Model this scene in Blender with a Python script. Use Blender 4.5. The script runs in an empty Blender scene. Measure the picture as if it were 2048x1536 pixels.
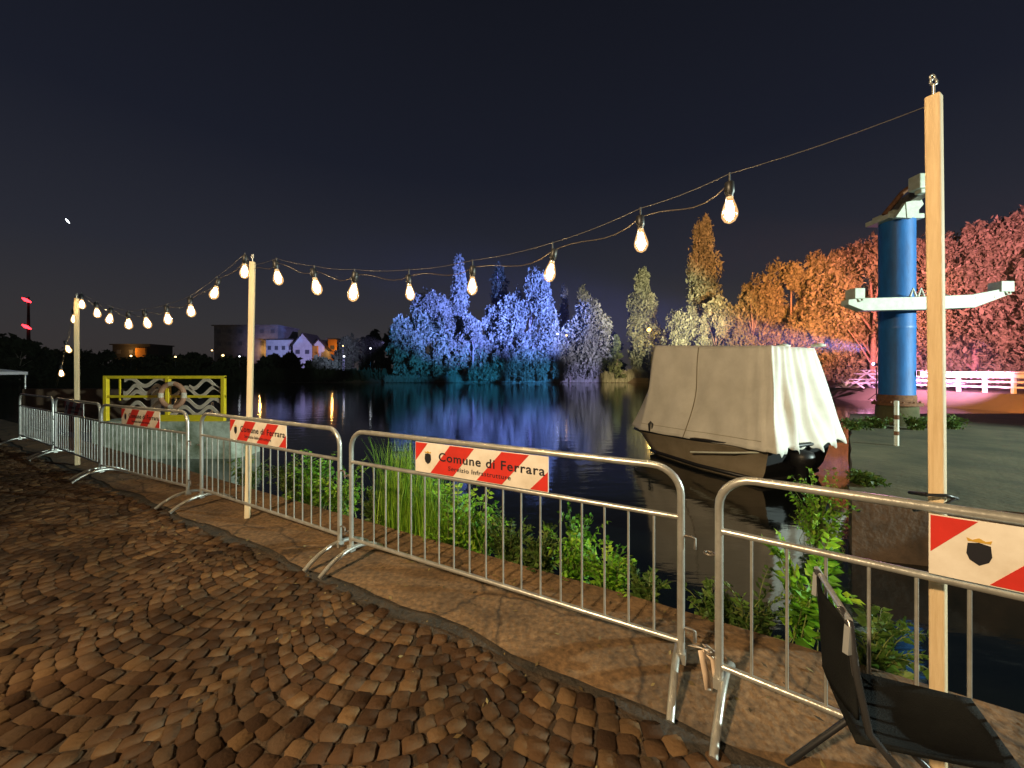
import bpy, math, random
import numpy as np
from mathutils import Vector, Matrix
R = math.radians
random.seed(7)
scene = bpy.context.scene
COL = scene.collection

# ------------------------------------------------------------------ camera
F, HOR, CAMZ = 760.0, 742.0, 1.58          # focal length and horizon in photo pixels
cam_d = bpy.data.cameras.new('camera'); cam = bpy.data.objects.new('camera', cam_d); COL.objects.link(cam)
cam.location = (0, 0, CAMZ); cam.rotation_euler = (R(90), 0, 0)
cam_d.sensor_width = 36; cam_d.lens = 36 * F / 2048
cam_d.shift_y = -(768 - HOR) / 2048
cam_d.clip_start = 0.05; cam_d.clip_end = 6000
scene.camera = cam

def PX(u, v, Y):
    return Vector(((u - 1024) / F * Y, Y, CAMZ - (v - HOR) / F * Y))

# ------------------------------------------------------------------ night sky
world = bpy.data.worlds.new("World"); scene.world = world; world.use_nodes = True
nt = world.node_tree; nt.nodes.clear()
wo = nt.nodes.new('ShaderNodeOutputWorld'); bg = nt.nodes.new('ShaderNodeBackground')
tc = nt.nodes.new('ShaderNodeTexCoord'); sep = nt.nodes.new('ShaderNodeSeparateXYZ')
ramp = nt.nodes.new('ShaderNodeValToRGB'); els = ramp.color_ramp.elements
els[0].position = 0.0; els[0].color = (.044, .036, .034, 1)
els[1].position = 0.75; els[1].color = (.0058, .0068, .0118, 1)
for p_, c_ in ((.10, (.034, .032, .035, 1)), (.24, (.0205, .0220, .032, 1)), (.45, (.0098, .0116, .0210, 1))):
    e = els.new(p_); e.color = c_
nt.links.new(tc.outputs['Generated'], sep.inputs[0]); nt.links.new(sep.outputs['Z'], ramp.inputs[0])
sky = nt.nodes.new('ShaderNodeTexSky'); sky.sky_type = 'NISHITA'; sky.sun_disc = False
sky.sun_elevation = R(-7); sky.sun_rotation = R(200)
bg2 = nt.nodes.new('ShaderNodeBackground'); bg2.inputs[1].default_value = 0.02
add = nt.nodes.new('ShaderNodeAddShader')
nt.links.new(ramp.outputs[0], bg.inputs[0]); nt.links.new(sky.outputs[0], bg2.inputs[0])
nt.links.new(bg.outputs[0], add.inputs[0]); nt.links.new(bg2.outputs[0], add.inputs[1])
nt.links.new(add.outputs[0], wo.inputs[0])

scene.view_settings.view_transform = 'Standard'; scene.view_settings.look = 'None'
scene.view_settings.exposure = 0; scene.view_settings.gamma = 1
scene.cycles.use_denoising = True
scene.cycles.max_bounces = 6; scene.cycles.transparent_max_bounces = 12
scene.cycles.sample_clamp_indirect = 4

# ------------------------------------------------------------------ lamps of the festival ground
def lamp(name, kind, loc, power, color, aim=None, size=60, blend=.5, radius=.15):
    d = bpy.data.lights.new(name, kind); d.energy = power; d.color = color; d.shadow_soft_size = radius
    o = bpy.data.objects.new(name, d); COL.objects.link(o); o.location = loc
    if kind == 'SPOT':
        d.spot_size = R(size); d.spot_blend = blend
        o.rotation_euler = (Vector(aim) - Vector(loc)).to_track_quat('-Z', 'Y').to_euler()
    return o
lamp('floodlight', 'SPOT', (24, -2.0, 4.6), 36000, (.80, 1.0, .90), (1.5, 8.2, 1.7), 74, .4, .18)
lamp('street_lamp_light', 'SPOT', (-5.5, -4.5, 6.5), 7200, (1.0, .72, .40), (3.4, 7.4, 1.2), 84, 1.0, .25)
ST = (24.0, 25.2, 3.0)       # stage lights standing on the right bank
def stage(color, u, v, Y, power, size, loc=ST, blend=.6):
    lamp('stage_light', 'SPOT', loc, power, color, PX(u, v, Y), size, blend, .25)
stage((.04, .32, .75), 800, 690, 82, 300000, 15)
stage((.15, .20, 1.0), 885, 610, 86, 2000000, 24, blend=.8)
stage((.03, .30, .80), 945, 735, 80, 360000, 10)
stage((.14, .20, 1.0), 1045, 610, 84, 2100000, 25, blend=.8)
stage((.05, .27, .85), 1060, 742, 79, 360000, 11)
stage((.40, .35, 1.0), 1165, 755, 79, 260000, 9)
stage((.9, .62, .35), 1240, 755, 79, 200000, 8)
stage((.60, .52, 1.0), 1165, 660, 82, 330000, 19, blend=.8)
stage((.80, .66, .42), 1290, 620, 82, 400000, 28, blend=.8)
W2 = (17.0, 9.0, 4.5)
stage((1.0, .62, .30), 1400, 640, 66, 170000, 18, W2, .8)
stage((1.0, .38, .14), 1415, 490, 72, 480000, 12, W2, .8)
stage((1.0, .34, .08), 1560, 620, 56, 330000, 24, W2, .8)
W3 = (22.0, 9.0, 4.5)
stage((1.0, .24, .12), 1690, 620, 50, 240000, 28, W3, .8)
stage((1.0, .24, .26), 1880, 600, 45, 180000, 34, W3, .8)
stage((.85, .22, .31), 2060, 580, 42, 160000, 34, W3, .8)
lamp('stage_light', 'SPOT', (25.0, 20.0, 3.2), 60000, (1.0, .36, .90), (32.2, 28.0, 1.0), 36, .8, .1)
lamp('stage_light', 'SPOT', (19.0, 14.0, 4.0), 42000, (1.0, .33, .06), (30.6, 25.0, -1.6), 34, .9, .1)
lamp('stage_light', 'SPOT', (-20, 60, 6), 300000, (.50, .45, 1.0), PX(620, 700, 135), 22, .9, .2)

# ------------------------------------------------------------------ helpers
def tag(o, label=None, cat=None, group=None, kind=None):
    if label: o['label'] = label
    if cat: o['category'] = cat
    if group: o['group'] = group
    if kind: o['kind'] = kind
    return o

def empty(name, loc=(0, 0, 0), rz=0, label=None, cat=None, group=None):
    o = bpy.data.objects.new(name, None); COL.objects.link(o)
    o.location = loc; o.rotation_euler = (0, 0, rz)
    o.empty_display_size = .1
    return tag(o, label, cat, group)

class MB:
    def __init__(s): s.v = []; s.f = []; s.sm = []; s.mi = []; s.m = 0
    def add(s, vs, fs, smooth=False):
        n = len(s.v); s.v += [tuple(x) for x in vs]
        for f in fs: s.f.append([i + n for i in f]); s.sm.append(smooth); s.mi.append(s.m)
    def box(s, c, d, rz=0, M=None):
        x, y, z = d[0] / 2, d[1] / 2, d[2] / 2
        p = [Vector((a * x, b * y, e * z)) for e in (-1, 1) for a, b in ((-1, -1), (1, -1), (1, 1), (-1, 1))]
        m = Matrix.Rotation(rz, 3, 'Z') if M is None else M
        s.add([m @ q + Vector(c) for q in p], [(3, 2, 1, 0), (4, 5, 6, 7), (0, 1, 5, 4), (1, 2, 6, 5), (2, 3, 7, 6), (3, 0, 4, 7)])
    def beam(s, a, b, w, h, up=(0, 0, 1)):
        a = Vector(a); b = Vector(b); d = (b - a); L = d.length; d.normalize()
        side = d.cross(Vector(up));
        if side.length < 1e-4: side = d.cross(Vector((0, 1, 0)))
        side.normalize(); u = side.cross(d)
        s.box((a + b) / 2, (L, w, h), M=Matrix((d, side, u)).transposed())
    def tube(s, path, r, n=10, cap=True, smooth=True, closed=False):
        P = [Vector(p) for p in path]; N = len(P)
        rr = r if isinstance(r, (list, tuple)) else [r] * N
        T = []
        for i in range(N):
            a = P[(i - 1) % N] if (closed or i > 0) else P[0]
            b = P[(i + 1) % N] if (closed or i < N - 1) else P[-1]
            T.append((b - a).normalized())
        up = Vector((0, 0, 1)) if abs(T[0].z) < .9 else Vector((1, 0, 0))
        x = T[0].cross(up).normalized(); vs = []
        for i in range(N):
            x = (x - T[i] * x.dot(T[i]));
            x = x.normalized() if x.length > 1e-6 else T[i].orthogonal().normalized()
            y = T[i].cross(x)
            for k in range(n):
                a = 2 * math.pi * k / n
                vs.append(P[i] + (x * math.cos(a) + y * math.sin(a)) * rr[i])
        fs = []
        for i in range(N if closed else N - 1):
            j = (i + 1) % N
            for k in range(n):
                fs.append((i * n + k, i * n + (k + 1) % n, j * n + (k + 1) % n, j * n + k))
        s.add(vs, fs, smooth)
        if cap and not closed:
            s.add(vs[:n], [tuple(range(n - 1, -1, -1))]); s.add(vs[-n:], [tuple(range(n))])
    def lathe(s, prof, c=(0, 0, 0), n=16, smooth=True, M=None):
        vs = []; m = M or Matrix.Identity(3)
        for r, z in prof:
            for k in range(n):
                a = 2 * math.pi * k / n
                vs.append(m @ Vector((r * math.cos(a), r * math.sin(a), z)) + Vector(c))
        fs = [(i * n + k, i * n + (k + 1) % n, (i + 1) * n + (k + 1) % n, (i + 1) * n + k) for i in range(len(prof) - 1) for k in range(n)]
        s.add(vs, fs, smooth)
        s.add(vs[:n], [tuple(range(n - 1, -1, -1))]); s.add(vs[-n:], [tuple(range(n))])
    def prism(s, pts, d):
        """pts: coplanar loop, extruded by vector d"""
        n = len(pts); d = Vector(d); P = [Vector(p) for p in pts]
        s.add(P + [p + d for p in P], [tuple(range(n - 1, -1, -1)), tuple(range(n, 2 * n))] +
              [(i, (i + 1) % n, n + (i + 1) % n, n + i) for i in range(n)])
    def build(s, name, mats, parent=None, loc=None):
        me = bpy.data.meshes.new(name); me.from_pydata(s.v, [], s.f)
        me.polygons.foreach_set('use_smooth', s.sm)
        if not isinstance(mats, (list, tuple)): mats = [mats]
        for m in mats: me.materials.append(m)
        me.polygons.foreach_set('material_index', s.mi)
        me.update()
        o = bpy.data.objects.new(name, me); COL.objects.link(o)
        if parent: o.parent = parent
        if loc: o.location = loc
        return o

def bevel(o, w=.006, seg=2, ang=35):
    m = o.modifiers.new('bevel', 'BEVEL'); m.width = w; m.segments = seg; m.limit_method = 'ANGLE'; m.angle_limit = R(ang)
    return o

def np_mesh(name, V, Q, mat, parent=None, tint=None, smooth=False):
    """V (n,3) points, Q (m,4) quads"""
    me = bpy.data.meshes.new(name)
    V = np.asarray(V, np.float32); Q = np.asarray(Q, np.int32); k = Q.shape[1]
    me.vertices.add(len(V)); me.vertices.foreach_set('co', V.ravel())
    me.loops.add(Q.size); me.loops.foreach_set('vertex_index', Q.ravel())
    me.polygons.add(len(Q)); me.polygons.foreach_set('loop_start', np.arange(0, Q.size, k, dtype=np.int32))
    me.polygons.foreach_set('use_smooth', np.full(len(Q), smooth))
    me.update(calc_edges=True)
    if tint is not None:
        a = me.attributes.new('tint', 'FLOAT', 'POINT'); a.data.foreach_set('value', np.asarray(tint, np.float32))
    me.materials.append(mat)
    o = bpy.data.objects.new(name, me); COL.objects.link(o)
    if parent: o.parent = parent
    return o

# ------------------------------------------------------------------ materials
def mat(name, c1, rough=.6, metal=0, c2=None, scale=6, bump=0, bscale=30, spec=.5, detail=6, stretch=None, emit=None, estr=0, rlo=None):
    m = bpy.data.materials.new(name); m.use_nodes = True; n = m.node_tree; b = n.nodes['Principled BSDF']
    b.inputs['Base Color'].default_value = (*c1, 1); b.inputs['Roughness'].default_value = rough
    b.inputs['Metallic'].default_value = metal; b.inputs['Specular IOR Level'].default_value = spec
    t = n.nodes.new('ShaderNodeTexCoord'); src = t.outputs['Object']
    if stretch:
        mp = n.nodes.new('ShaderNodeMapping'); mp.inputs['Scale'].default_value = stretch
        n.links.new(src, mp.inputs[0]); src = mp.outputs[0]
    if c2 is not None:
        z = n.nodes.new('ShaderNodeTexNoise'); z.inputs['Scale'].default_value = scale; z.inputs['Detail'].default_value = detail
        z.inputs['Roughness'].default_value = .65
        r = n.nodes.new('ShaderNodeValToRGB'); r.color_ramp.elements[0].position = .36; r.color_ramp.elements[1].position = .66
        r.color_ramp.elements[0].color = (*c1, 1); r.color_ramp.elements[1].color = (*c2, 1)
        n.links.new(src, z.inputs['Vector']); n.links.new(z.outputs[0], r.inputs[0]); n.links.new(r.outputs[0], b.inputs['Base Color'])
        if rlo is not None:
            q = n.nodes.new('ShaderNodeMapRange'); q.inputs[3].default_value = rlo; q.inputs[4].default_value = rough
            n.links.new(z.outputs[0], q.inputs[0]); n.links.new(q.outputs[0], b.inputs['Roughness'])
    if bump:
        z2 = n.nodes.new('ShaderNodeTexNoise'); z2.inputs['Scale'].default_value = bscale; z2.inputs['Detail'].default_value = 5
        bp = n.nodes.new('ShaderNodeBump'); bp.inputs['Strength'].default_value = bump; bp.inputs['Distance'].default_value = .02
        n.links.new(src, z2.inputs['Vector']); n.links.new(z2.outputs[0], bp.inputs['Height']); n.links.new(bp.outputs[0], b.inputs['Normal'])
    if emit:
        b.inputs['Emission Color'].default_value = (*emit, 1); b.inputs['Emission Strength'].default_value = estr
    return m

def tint_mat(name, cols, rough=.85, bump=.4, bscale=60, trans=0, spec=.3):
    m = bpy.data.materials.new(name); m.use_nodes = True; n = m.node_tree; b = n.nodes['Principled BSDF']
    a = n.nodes.new('ShaderNodeAttribute'); a.attribute_name = 'tint'
    r = n.nodes.new('ShaderNodeValToRGB'); e = r.color_ramp.elements
    e[0].position = 0; e[0].color = (*cols[0], 1); e[1].position = 1; e[1].color = (*cols[-1], 1)
    for i in range(1, len(cols) - 1):
        q = e.new(i / (len(cols) - 1)); q.color = (*cols[i], 1)
    n.links.new(a.outputs['Fac'], r.inputs[0])
    b.inputs['Roughness'].default_value = rough; b.inputs['Specular IOR Level'].default_value = spec
    col = r.outputs[0]
    if bump:
        t = n.nodes.new('ShaderNodeTexCoord'); z = n.nodes.new('ShaderNodeTexNoise'); z.inputs['Scale'].default_value = bscale; z.inputs['Detail'].default_value = 4
        bp = n.nodes.new('ShaderNodeBump'); bp.inputs['Strength'].default_value = bump; bp.inputs['Distance'].default_value = .01
        n.links.new(t.outputs['Object'], z.inputs[0]); n.links.new(z.outputs[0], bp.inputs['Height']); n.links.new(bp.outputs[0], b.inputs['Normal'])
        mx = n.nodes.new('ShaderNodeMix'); mx.data_type = 'RGBA'; mx.blend_type = 'MULTIPLY'; mx.inputs[0].default_value = .8
        z3 = n.nodes.new('ShaderNodeTexNoise'); z3.inputs['Scale'].default_value = 1.7; z3.inputs['Detail'].default_value = 7
        r3 = n.nodes.new('ShaderNodeMapRange'); r3.inputs[1].default_value = .3; r3.inputs[2].default_value = .65; r3.inputs[3].default_value = .22; r3.inputs[4].default_value = 1.3
        n.links.new(t.outputs['Object'], z3.inputs[0]); n.links.new(z3.outputs[0], r3.inputs[0])
        n.links.new(col, mx.inputs[6]); n.links.new(r3.outputs[0], mx.inputs[7]); col = mx.outputs[2]
    n.links.new(col, b.inputs['Base Color'])
    if trans:
        tr = n.nodes.new('ShaderNodeBsdfTranslucent'); mm = n.nodes.new('ShaderNodeMixShader'); mm.inputs[0].default_value = trans
        n.links.new(col, tr.inputs[0]); n.links.new(b.outputs[0], mm.inputs[1]); n.links.new(tr.outputs[0], mm.inputs[2])
        n.links.new(mm.outputs[0], n.nodes['Material Output'].inputs[0])
    return m

M_steel = mat('galvanised_steel', (.50, .50, .47), .36, .55, (.34, .33, .30), 9, .08, 60, rlo=.25)
M_steel_dark = mat('worn_steel', (.22, .20, .18), .5, .7, (.12, .10, .08), 14, .1, 60)
M_wood = mat('raw_pine', (.60, .46, .28), .65, 0, (.50, .36, .20), 5, .25, 40, stretch=(14, 14, .8))
M_sign_white = mat('sign_white', (.80, .75, .68), .45, 0, (.62, .55, .46), 4)
M_sign_red = mat('sign_red', (.62, .035, .025), .4, 0, (.48, .03, .02), 5)
M_ink = mat('black_ink', (.012, .012, .018), .5)
M_gold = mat('gold_ink', (.55, .33, .05), .5)
M_yellow = mat('yellow_paint', (.85, .64, .02), .45, 0, (.75, .54, .02), 5, .1)
M_wave = mat('brushed_plate', (.66, .54, .42), .55, .0, (.50, .40, .30), 8)
M_conc = mat('weathered_concrete', (.66, .70, .58), .9, 0, (.16, .19, .11), 1.6, .6, 12, detail=9)
M_conc_dark = mat('algae_concrete', (.095, .085, .038), .95, 0, (.030, .034, .010), .9, .6, 14, detail=9)
M_dust = mat('dusty_concrete', (.185, .108, .050), .92, 0, (.075, .044, .021), 1.9, .5, 22, detail=9)
n = M_dust.node_tree; b = n.nodes['Principled BSDF']; src = b.inputs['Base Color'].links[0].from_socket
t = n.nodes.new('ShaderNodeTexCoord'); vz = n.nodes.new('ShaderNodeTexVoronoi'); vz.feature = 'DISTANCE_TO_EDGE'; vz.inputs['Scale'].default_value = 1.3
nz = n.nodes.new('ShaderNodeTexNoise'); nz.inputs['Scale'].default_value = 5; nz.inputs['Detail'].default_value = 8
ma = n.nodes.new('ShaderNodeMix'); ma.data_type = 'VECTOR'; ma.inputs[0].default_value = .16
n.links.new(t.outputs['Object'], nz.inputs[0]); n.links.new(t.outputs['Object'], ma.inputs[4]); n.links.new(nz.outputs['Color'], ma.inputs[5]); n.links.new(ma.outputs[1], vz.inputs['Vector'])
mr = n.nodes.new('ShaderNodeMapRange'); mr.inputs[1].default_value = .0; mr.inputs[2].default_value = .022; mr.inputs[3].default_value = .35; mr.inputs[4].default_value = 1.0
n.links.new(vz.outputs['Distance'], mr.inputs[0])
nz2 = n.nodes.new('ShaderNodeTexNoise'); nz2.inputs['Scale'].default_value = 28; nz2.inputs['Detail'].default_value = 6; n.links.new(t.outputs['Object'], nz2.inputs[0])
mr2 = n.nodes.new('ShaderNodeMapRange'); mr2.inputs[1].default_value = .3; mr2.inputs[2].default_value = .7; mr2.inputs[3].default_value = .55; mr2.inputs[4].default_value = 1.35; n.links.new(nz2.outputs[0], mr2.inputs[0])
mu = n.nodes.new('ShaderNodeMath'); mu.operation = 'MULTIPLY'; n.links.new(mr.outputs[0], mu.inputs[0]); n.links.new(mr2.outputs[0], mu.inputs[1])
mm = n.nodes.new('ShaderNodeMix'); mm.data_type = 'RGBA'; mm.blend_type = 'MULTIPLY'; mm.inputs[0].default_value = 1
n.links.new(src, mm.inputs[6]); n.links.new(mu.outputs[0], mm.inputs[7]); n.links.new(mm.outputs[2], b.inputs['Base Color'])
M_wall = mat('quay_stone', (.12, .08, .052), .9, 0, (.045, .032, .022), 3, .6, 14)
M_soil = mat('bank_soil', (.06, .045, .028), .95, 0, (.03, .028, .015), 3, .8, 10)
M_band = mat('dark_band_mat', (.016, .015, .013), .9, 0, (.050, .036, .024), 6, .9, 30, detail=8)
M_grout = mat('cobble_grout', (.060, .038, .022), .95, 0, (.025, .017, .011), 5, .8, 40)
M_tarp = mat('boat_tarp', (.68, .66, .60), .7, 0, (.57, .55, .49), 1.8, .15, 8)
M_hull = mat('pale_gelcoat', (.30, .25, .18), .3, 0, (.22, .18, .12), 2)
M_black = mat('black_plastic', (.012, .012, .014), .45)
M_blue = mat('blue_paint', (.012, .135, .42), .5, 0, (.010, .085, .27), 1.6, .12, 8, detail=9, stretch=(3, 3, .7))
M_rust = mat('rust', (.20, .085, .035), .85, .1, (.09, .04, .02), 9, .5, 30)
M_white = mat('white_paint', (.62, .66, .58), .5, 0, (.50, .54, .47), 4, .05)
M_bark = mat('bark', (.30, .27, .22), .9, 0, (.16, .13, .10), 5, .6, 20)
M_fabric = mat('black_mesh_fabric', (.006, .0065, .007), .85, 0, (.013, .014, .014), 3, .3, 200, spec=.08)
M_chrome = mat('grey_metal_tube', (.55, .58, .60), .3, .6)
M_glass = None

def cobble_material():
    return tint_mat('porphyry_cobble', [(.034, .018, .010), (.062, .034, .019), (.095, .053, .027), (.082, .052, .032), (.15, .088, .042)], .93, .5, 60, spec=.15)
M_cob = cobble_material()

# bulb materials: clear envelope and hot filament
def emis(name, col, s):

    m = bpy.data.materials.new(name); m.use_nodes = True; n = m.node_tree; n.nodes.clear()
    o = n.nodes.new('ShaderNodeOutputMaterial'); e = n.nodes.new('ShaderNodeEmission')
    e.inputs[0].default_value = (*col, 1); e.inputs[1].default_value = s; n.links.new(e.outputs[0], o.inputs[0]); return m
M_filament = emis('hot_filament', (1, .74, .36), 60)
M_env = bpy.data.materials.new('bulb_glass'); M_env.use_nodes = True
n = M_env.node_tree; n.nodes.clear(); o_ = n.nodes.new('ShaderNodeOutputMaterial')
tr = n.nodes.new('ShaderNodeBsdfTransparent'); em = n.nodes.new('ShaderNodeEmission'); gl = n.nodes.new('ShaderNodeBsdfGlossy'); ad = n.nodes.new('ShaderNodeAddShader'); mx = n.nodes.new('ShaderNodeMixShader')
em.inputs[0].default_value = (1, .55, .20, 1); em.inputs[1].default_value = .55; gl.inputs[1].default_value = .15
n.links.new(tr.outputs[0], ad.inputs[0]); n.links.new(em.outputs[0], ad.inputs[1]); mx.inputs[0].default_value = .12
n.links.new(ad.outputs[0], mx.inputs[1]); n.links.new(gl.outputs[0], mx.inputs[2]); n.links.new(mx.outputs[0], o_.inputs[0])
M_red_lamp = emis('red_obstruction_lamp', (1, .02, .03), 9)
M_amber = emis('amber_lamp', (1, .55, .08), 9)
M_whitelamp = emis('white_lamp', (.9, .95, 1), 6)
M_warmlamp = emis('warm_lamp', (1, .62, .25), 6)

# water
WZ = -.90
M_water = bpy.data.materials.new('dark_water'); M_water.use_nodes = True
n = M_water.node_tree; b = n.nodes['Principled BSDF']
b.inputs['Base Color'].default_value = (.004, .006, .006, 1); b.inputs['Roughness'].default_value = .075
b.inputs['IOR'].default_value = 1.5; b.inputs['Specular IOR Level'].default_value = 1.0
t = n.nodes.new('ShaderNodeTexCoord'); mp = n.nodes.new('ShaderNodeMapping'); mp.inputs['Scale'].default_value = (.9, 2.2, 1)
z = n.nodes.new('ShaderNodeTexNoise'); z.inputs['Scale'].default_value = 1.1; z.inputs['Detail'].default_value = 4
bp = n.nodes.new('ShaderNodeBump'); bp.inputs['Strength'].default_value = .10; bp.inputs['Distance'].default_value = .08
n.links.new(t.outputs['Object'], mp.inputs[0]); n.links.new(mp.outputs[0], z.inputs[0]); n.links.new(z.outputs[0], bp.inputs['Height']); n.links.new(bp.outputs[0], b.inputs['Normal'])

# ------------------------------------------------------------------ setting
w = MB(); w.add([(-600, -60, WZ), (400, -60, WZ), (400, 140, WZ), (-600, 140, WZ)], [(0, 1, 2, 3)])
tag(w.build('water', M_water), kind='structure')

# quay edge line (outer edge towards the water), from far left to right
EDGE = [(-30, 19.6), (-11.2, 9.45), (-3.6, 5.16), (-1.41, 3.93), (-.1, 3.19), (.96, 2.60), (1.515, 2.27), (3.0, 1.35), (7.0, -1.2), (14, -6)]
BASE = [(14, -12), (-30, -12)]
M_ground = mat('quay_ground', (.10, .065, .042), .95, 0, (.05, .035, .025), 3, .5, 30)
q = MB(); q.add([(x, y, -.016) for x, y in EDGE + BASE], [tuple(range(len(EDGE + BASE) - 1, -1, -1))])
tag(q.build('ground', M_grout), kind='structure')

def offs(poly, d):
    """offset polyline sideways (towards the camera for positive d)"""
    out = []
    for i, p in enumerate(poly):
        a = Vector(poly[max(i - 1, 0)]); c = Vector(poly[min(i + 1, len(poly) - 1)])
        t_ = (c - a).normalized(); nrm = Vector((t_.y, -t_.x))
        if nrm.y > 0: nrm = -nrm
        out.append(Vector(p) + nrm * d)
    return out
def dense(poly, step=.15):
    out = []
    for a, b_ in zip(poly[:-1], poly[1:]):
        a = Vector(a); b_ = Vector(b_); k = max(1, int((b_ - a).length / step))
        out += [a + (b_ - a) * i / k for i in range(k)]
    return out + [Vector(poly[-1])]
def ribbon(mb, A, B, za, zb, jitter=0, seed=1):
    rg = random.Random(seed); vs = []
    for a, b_ in zip(A, B):
        j = jitter * (math.sin(a[0] * 7 + seed) * .5 + math.sin(a[0] * 3.1 + 2 * seed) * .6 + rg.uniform(-.22, .22))
        vs += [(a[0], a[1], za), (b_[0] + j * .5, b_[1] + j, zb)]
    mb.add(vs, [(2 * i, 2 * i + 1, 2 * i + 3, 2 * i + 2) for i in range(len(A) - 1)], True)
E = [Vector(p) for p in dense(EDGE, .12)]
S_IN, D_IN = .86, .96                                                # inner edges of strip and dark band
s_ = MB(); ribbon(s_, offs(E, -.002), offs(E, S_IN), .0, .0, .035); st = s_.build('path', M_dust); tag(st, kind='structure')
s_ = MB(); ribbon(s_, offs(E, S_IN - .06), offs(E, D_IN - .02), -.008, -.010, .05, 4); tag(s_.build('dark_band', M_band), kind='structure')  # slightly recessed, near-black band between strip and cobbles
s_ = MB(); ribbon(s_, offs(E, -.004), offs(E, -.012), .0, WZ - .6)
tag(s_.build('quay_wall', M_wall), 'dark stone quay wall dropping from the paved strip to the water', 'wall')
s_ = MB()
Eo = [p for p in E if -6.5 < p.x < 3.2]
ribbon(s_, offs(Eo, -.01), offs(Eo, -.34), -.10, -.30, .03, 6); ribbon(s_, offs(Eo, -.34), offs(Eo, -.8), -.30, WZ - .1, .0, 6)
tag(s_.build('bank', M_soil), kind='structure')

# cobbles laid in arches
def edge_side(x, y, d):
    """True when the point lies on the camera side of the edge offset by d"""
    for a, b_ in zip(EDGE[:-1], EDGE[1:]):
        if a[0] <= x <= b_[0]:
            tt = (x - a[0]) / (b_[0] - a[0]); ye = a[1] + tt * (b_[1] - a[1])
            L = math.hypot(b_[0] - a[0], b_[1] - a[1]); cosv = (b_[0] - a[0]) / L
            return (ye - y) * cosv > d
    return y < 3
def cobbles():
    rg = np.random.RandomState(3); V = []; Q = []; T = []
    W = 1.25; Rr = W / 2 / math.sin(R(50)); d = .086; yaw = R(-14); cy_, sy_ = math.cos(yaw), math.sin(yaw)
    for k in range(-14, 6):
        for j in range(-18, 195):
            n = 15
            for i in range(n):
                a = R(-50 + 100 * (i + .5) / n) + rg.normal(0, .012)
                px, py = k * W + Rr * math.sin(a), j * d - Rr * math.cos(a) + rg.normal(0, .006)
                wx = px * cy_ - py * sy_; wy = px * sy_ + py * cy_
                if wx < -16 or wx > 4 or wy < .25 or wy > 13: continue
                if not edge_side(wx, wy, D_IN - .03 + rg.uniform(0, .05)): continue
                u_ = 1024 + F * wx / wy; v_ = HOR + F * CAMZ / wy
                if u_ < -160 or u_ > 2300 or v_ > 1800: continue
                ll = Rr * R(100) / n * .5 * rg.uniform(.88, 1.0); hh = d * .5 * math.cos(a) * rg.uniform(.88, .99) + .004
                top = rg.uniform(-.005, .003); rot = a + yaw + rg.normal(0, .07); c, s = math.cos(rot), math.sin(rot)
                tz = rg.normal(0, .014, 2); base = len(V); tn = rg.rand()
                for (sc, z0) in ((1.0, -.045), (.985, -.007), (.86, .0), ):
                    for q_ in range(8):
                        cx = (1, 1, .45, -.45, -1, -1, -.45, .45)[q_] ; cyy = (-.45, .45, 1, 1, .45, -.45, -1, -1)[q_]
                        cx = cx * (1 if abs(cx) > .5 else 1.5); cyy = cyy * (1 if abs(cyy) > .5 else 1.5)
                        jx = rg.uniform(-.09, .09)
                        lx = ll * sc * (cx + jx); ly = hh * sc * (cyy + jx)
                        zz = z0 + top + (lx * tz[0] + ly * tz[1] if sc < 1 else 0)
                        V.append((wx + lx * c - ly * s, wy + lx * s + ly * c, zz)); T.append(tn)
                V.append((wx, wy, top + .002)); T.append(tn); ce = len(V) - 1
                for L_ in range(2):
                    for q_ in range(8):
                        q2 = (q_ + 1) % 8; Q.append((base + L_ * 8 + q_, base + L_ * 8 + q2, base + L_ * 8 + 8 + q2, base + L_ * 8 + 8 + q_))
                for q_ in range(0, 8, 2):
                    Q.append((base + 16 + q_, base + 16 + q_ + 1, base + 16 + (q_ + 2) % 8, ce))
    o = np_mesh('pavement', V, Q, M_cob, tint=T, smooth=True)
    tag(o, kind='structure'); return len(Q)
print('cobble faces', cobbles())

def litter():
    rg = np.random.RandomState(8); C = []
    while len(C) < 900:
        x = rg.uniform(-9, 2.6); e = None
        for a, b_ in zip(EDGE[:-1], EDGE[1:]):
            if a[0] <= x <= b_[0]: e = a[1] + (x - a[0]) / (b_[0] - a[0]) * (b_[1] - a[1])
        y = e - abs(rg.normal(0, .9)) - .04
        if y > .3: C.append((x, y, .006))
    C = np.array(C); n = len(C); a = rg.uniform(0, 6.28, n); L = rg.uniform(.006, .022, n)[:, None]; d = np.c_[np.cos(a), np.sin(a), rg.normal(0, .2, n)] * L; w_ = np.c_[-np.sin(a), np.cos(a), rg.normal(0, .3, n)] * L * .45
    V = np.stack([C - d, C + w_, C + d, C - w_], 1).reshape(-1, 3); V[:, 2] = np.maximum(V[:, 2], .002)
    tag(np_mesh('leaf_litter', V, np.arange(4 * n).reshape(n, 4), tint_mat('dry_leaf', [(.03, .02, .01), (.12, .08, .03), (.22, .17, .07)], .9, 0), tint=np.repeat(rg.rand(n), 4)), 'dry leaf scraps and grit scattered on the paving', 'litter', kind='stuff')
litter()

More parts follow.
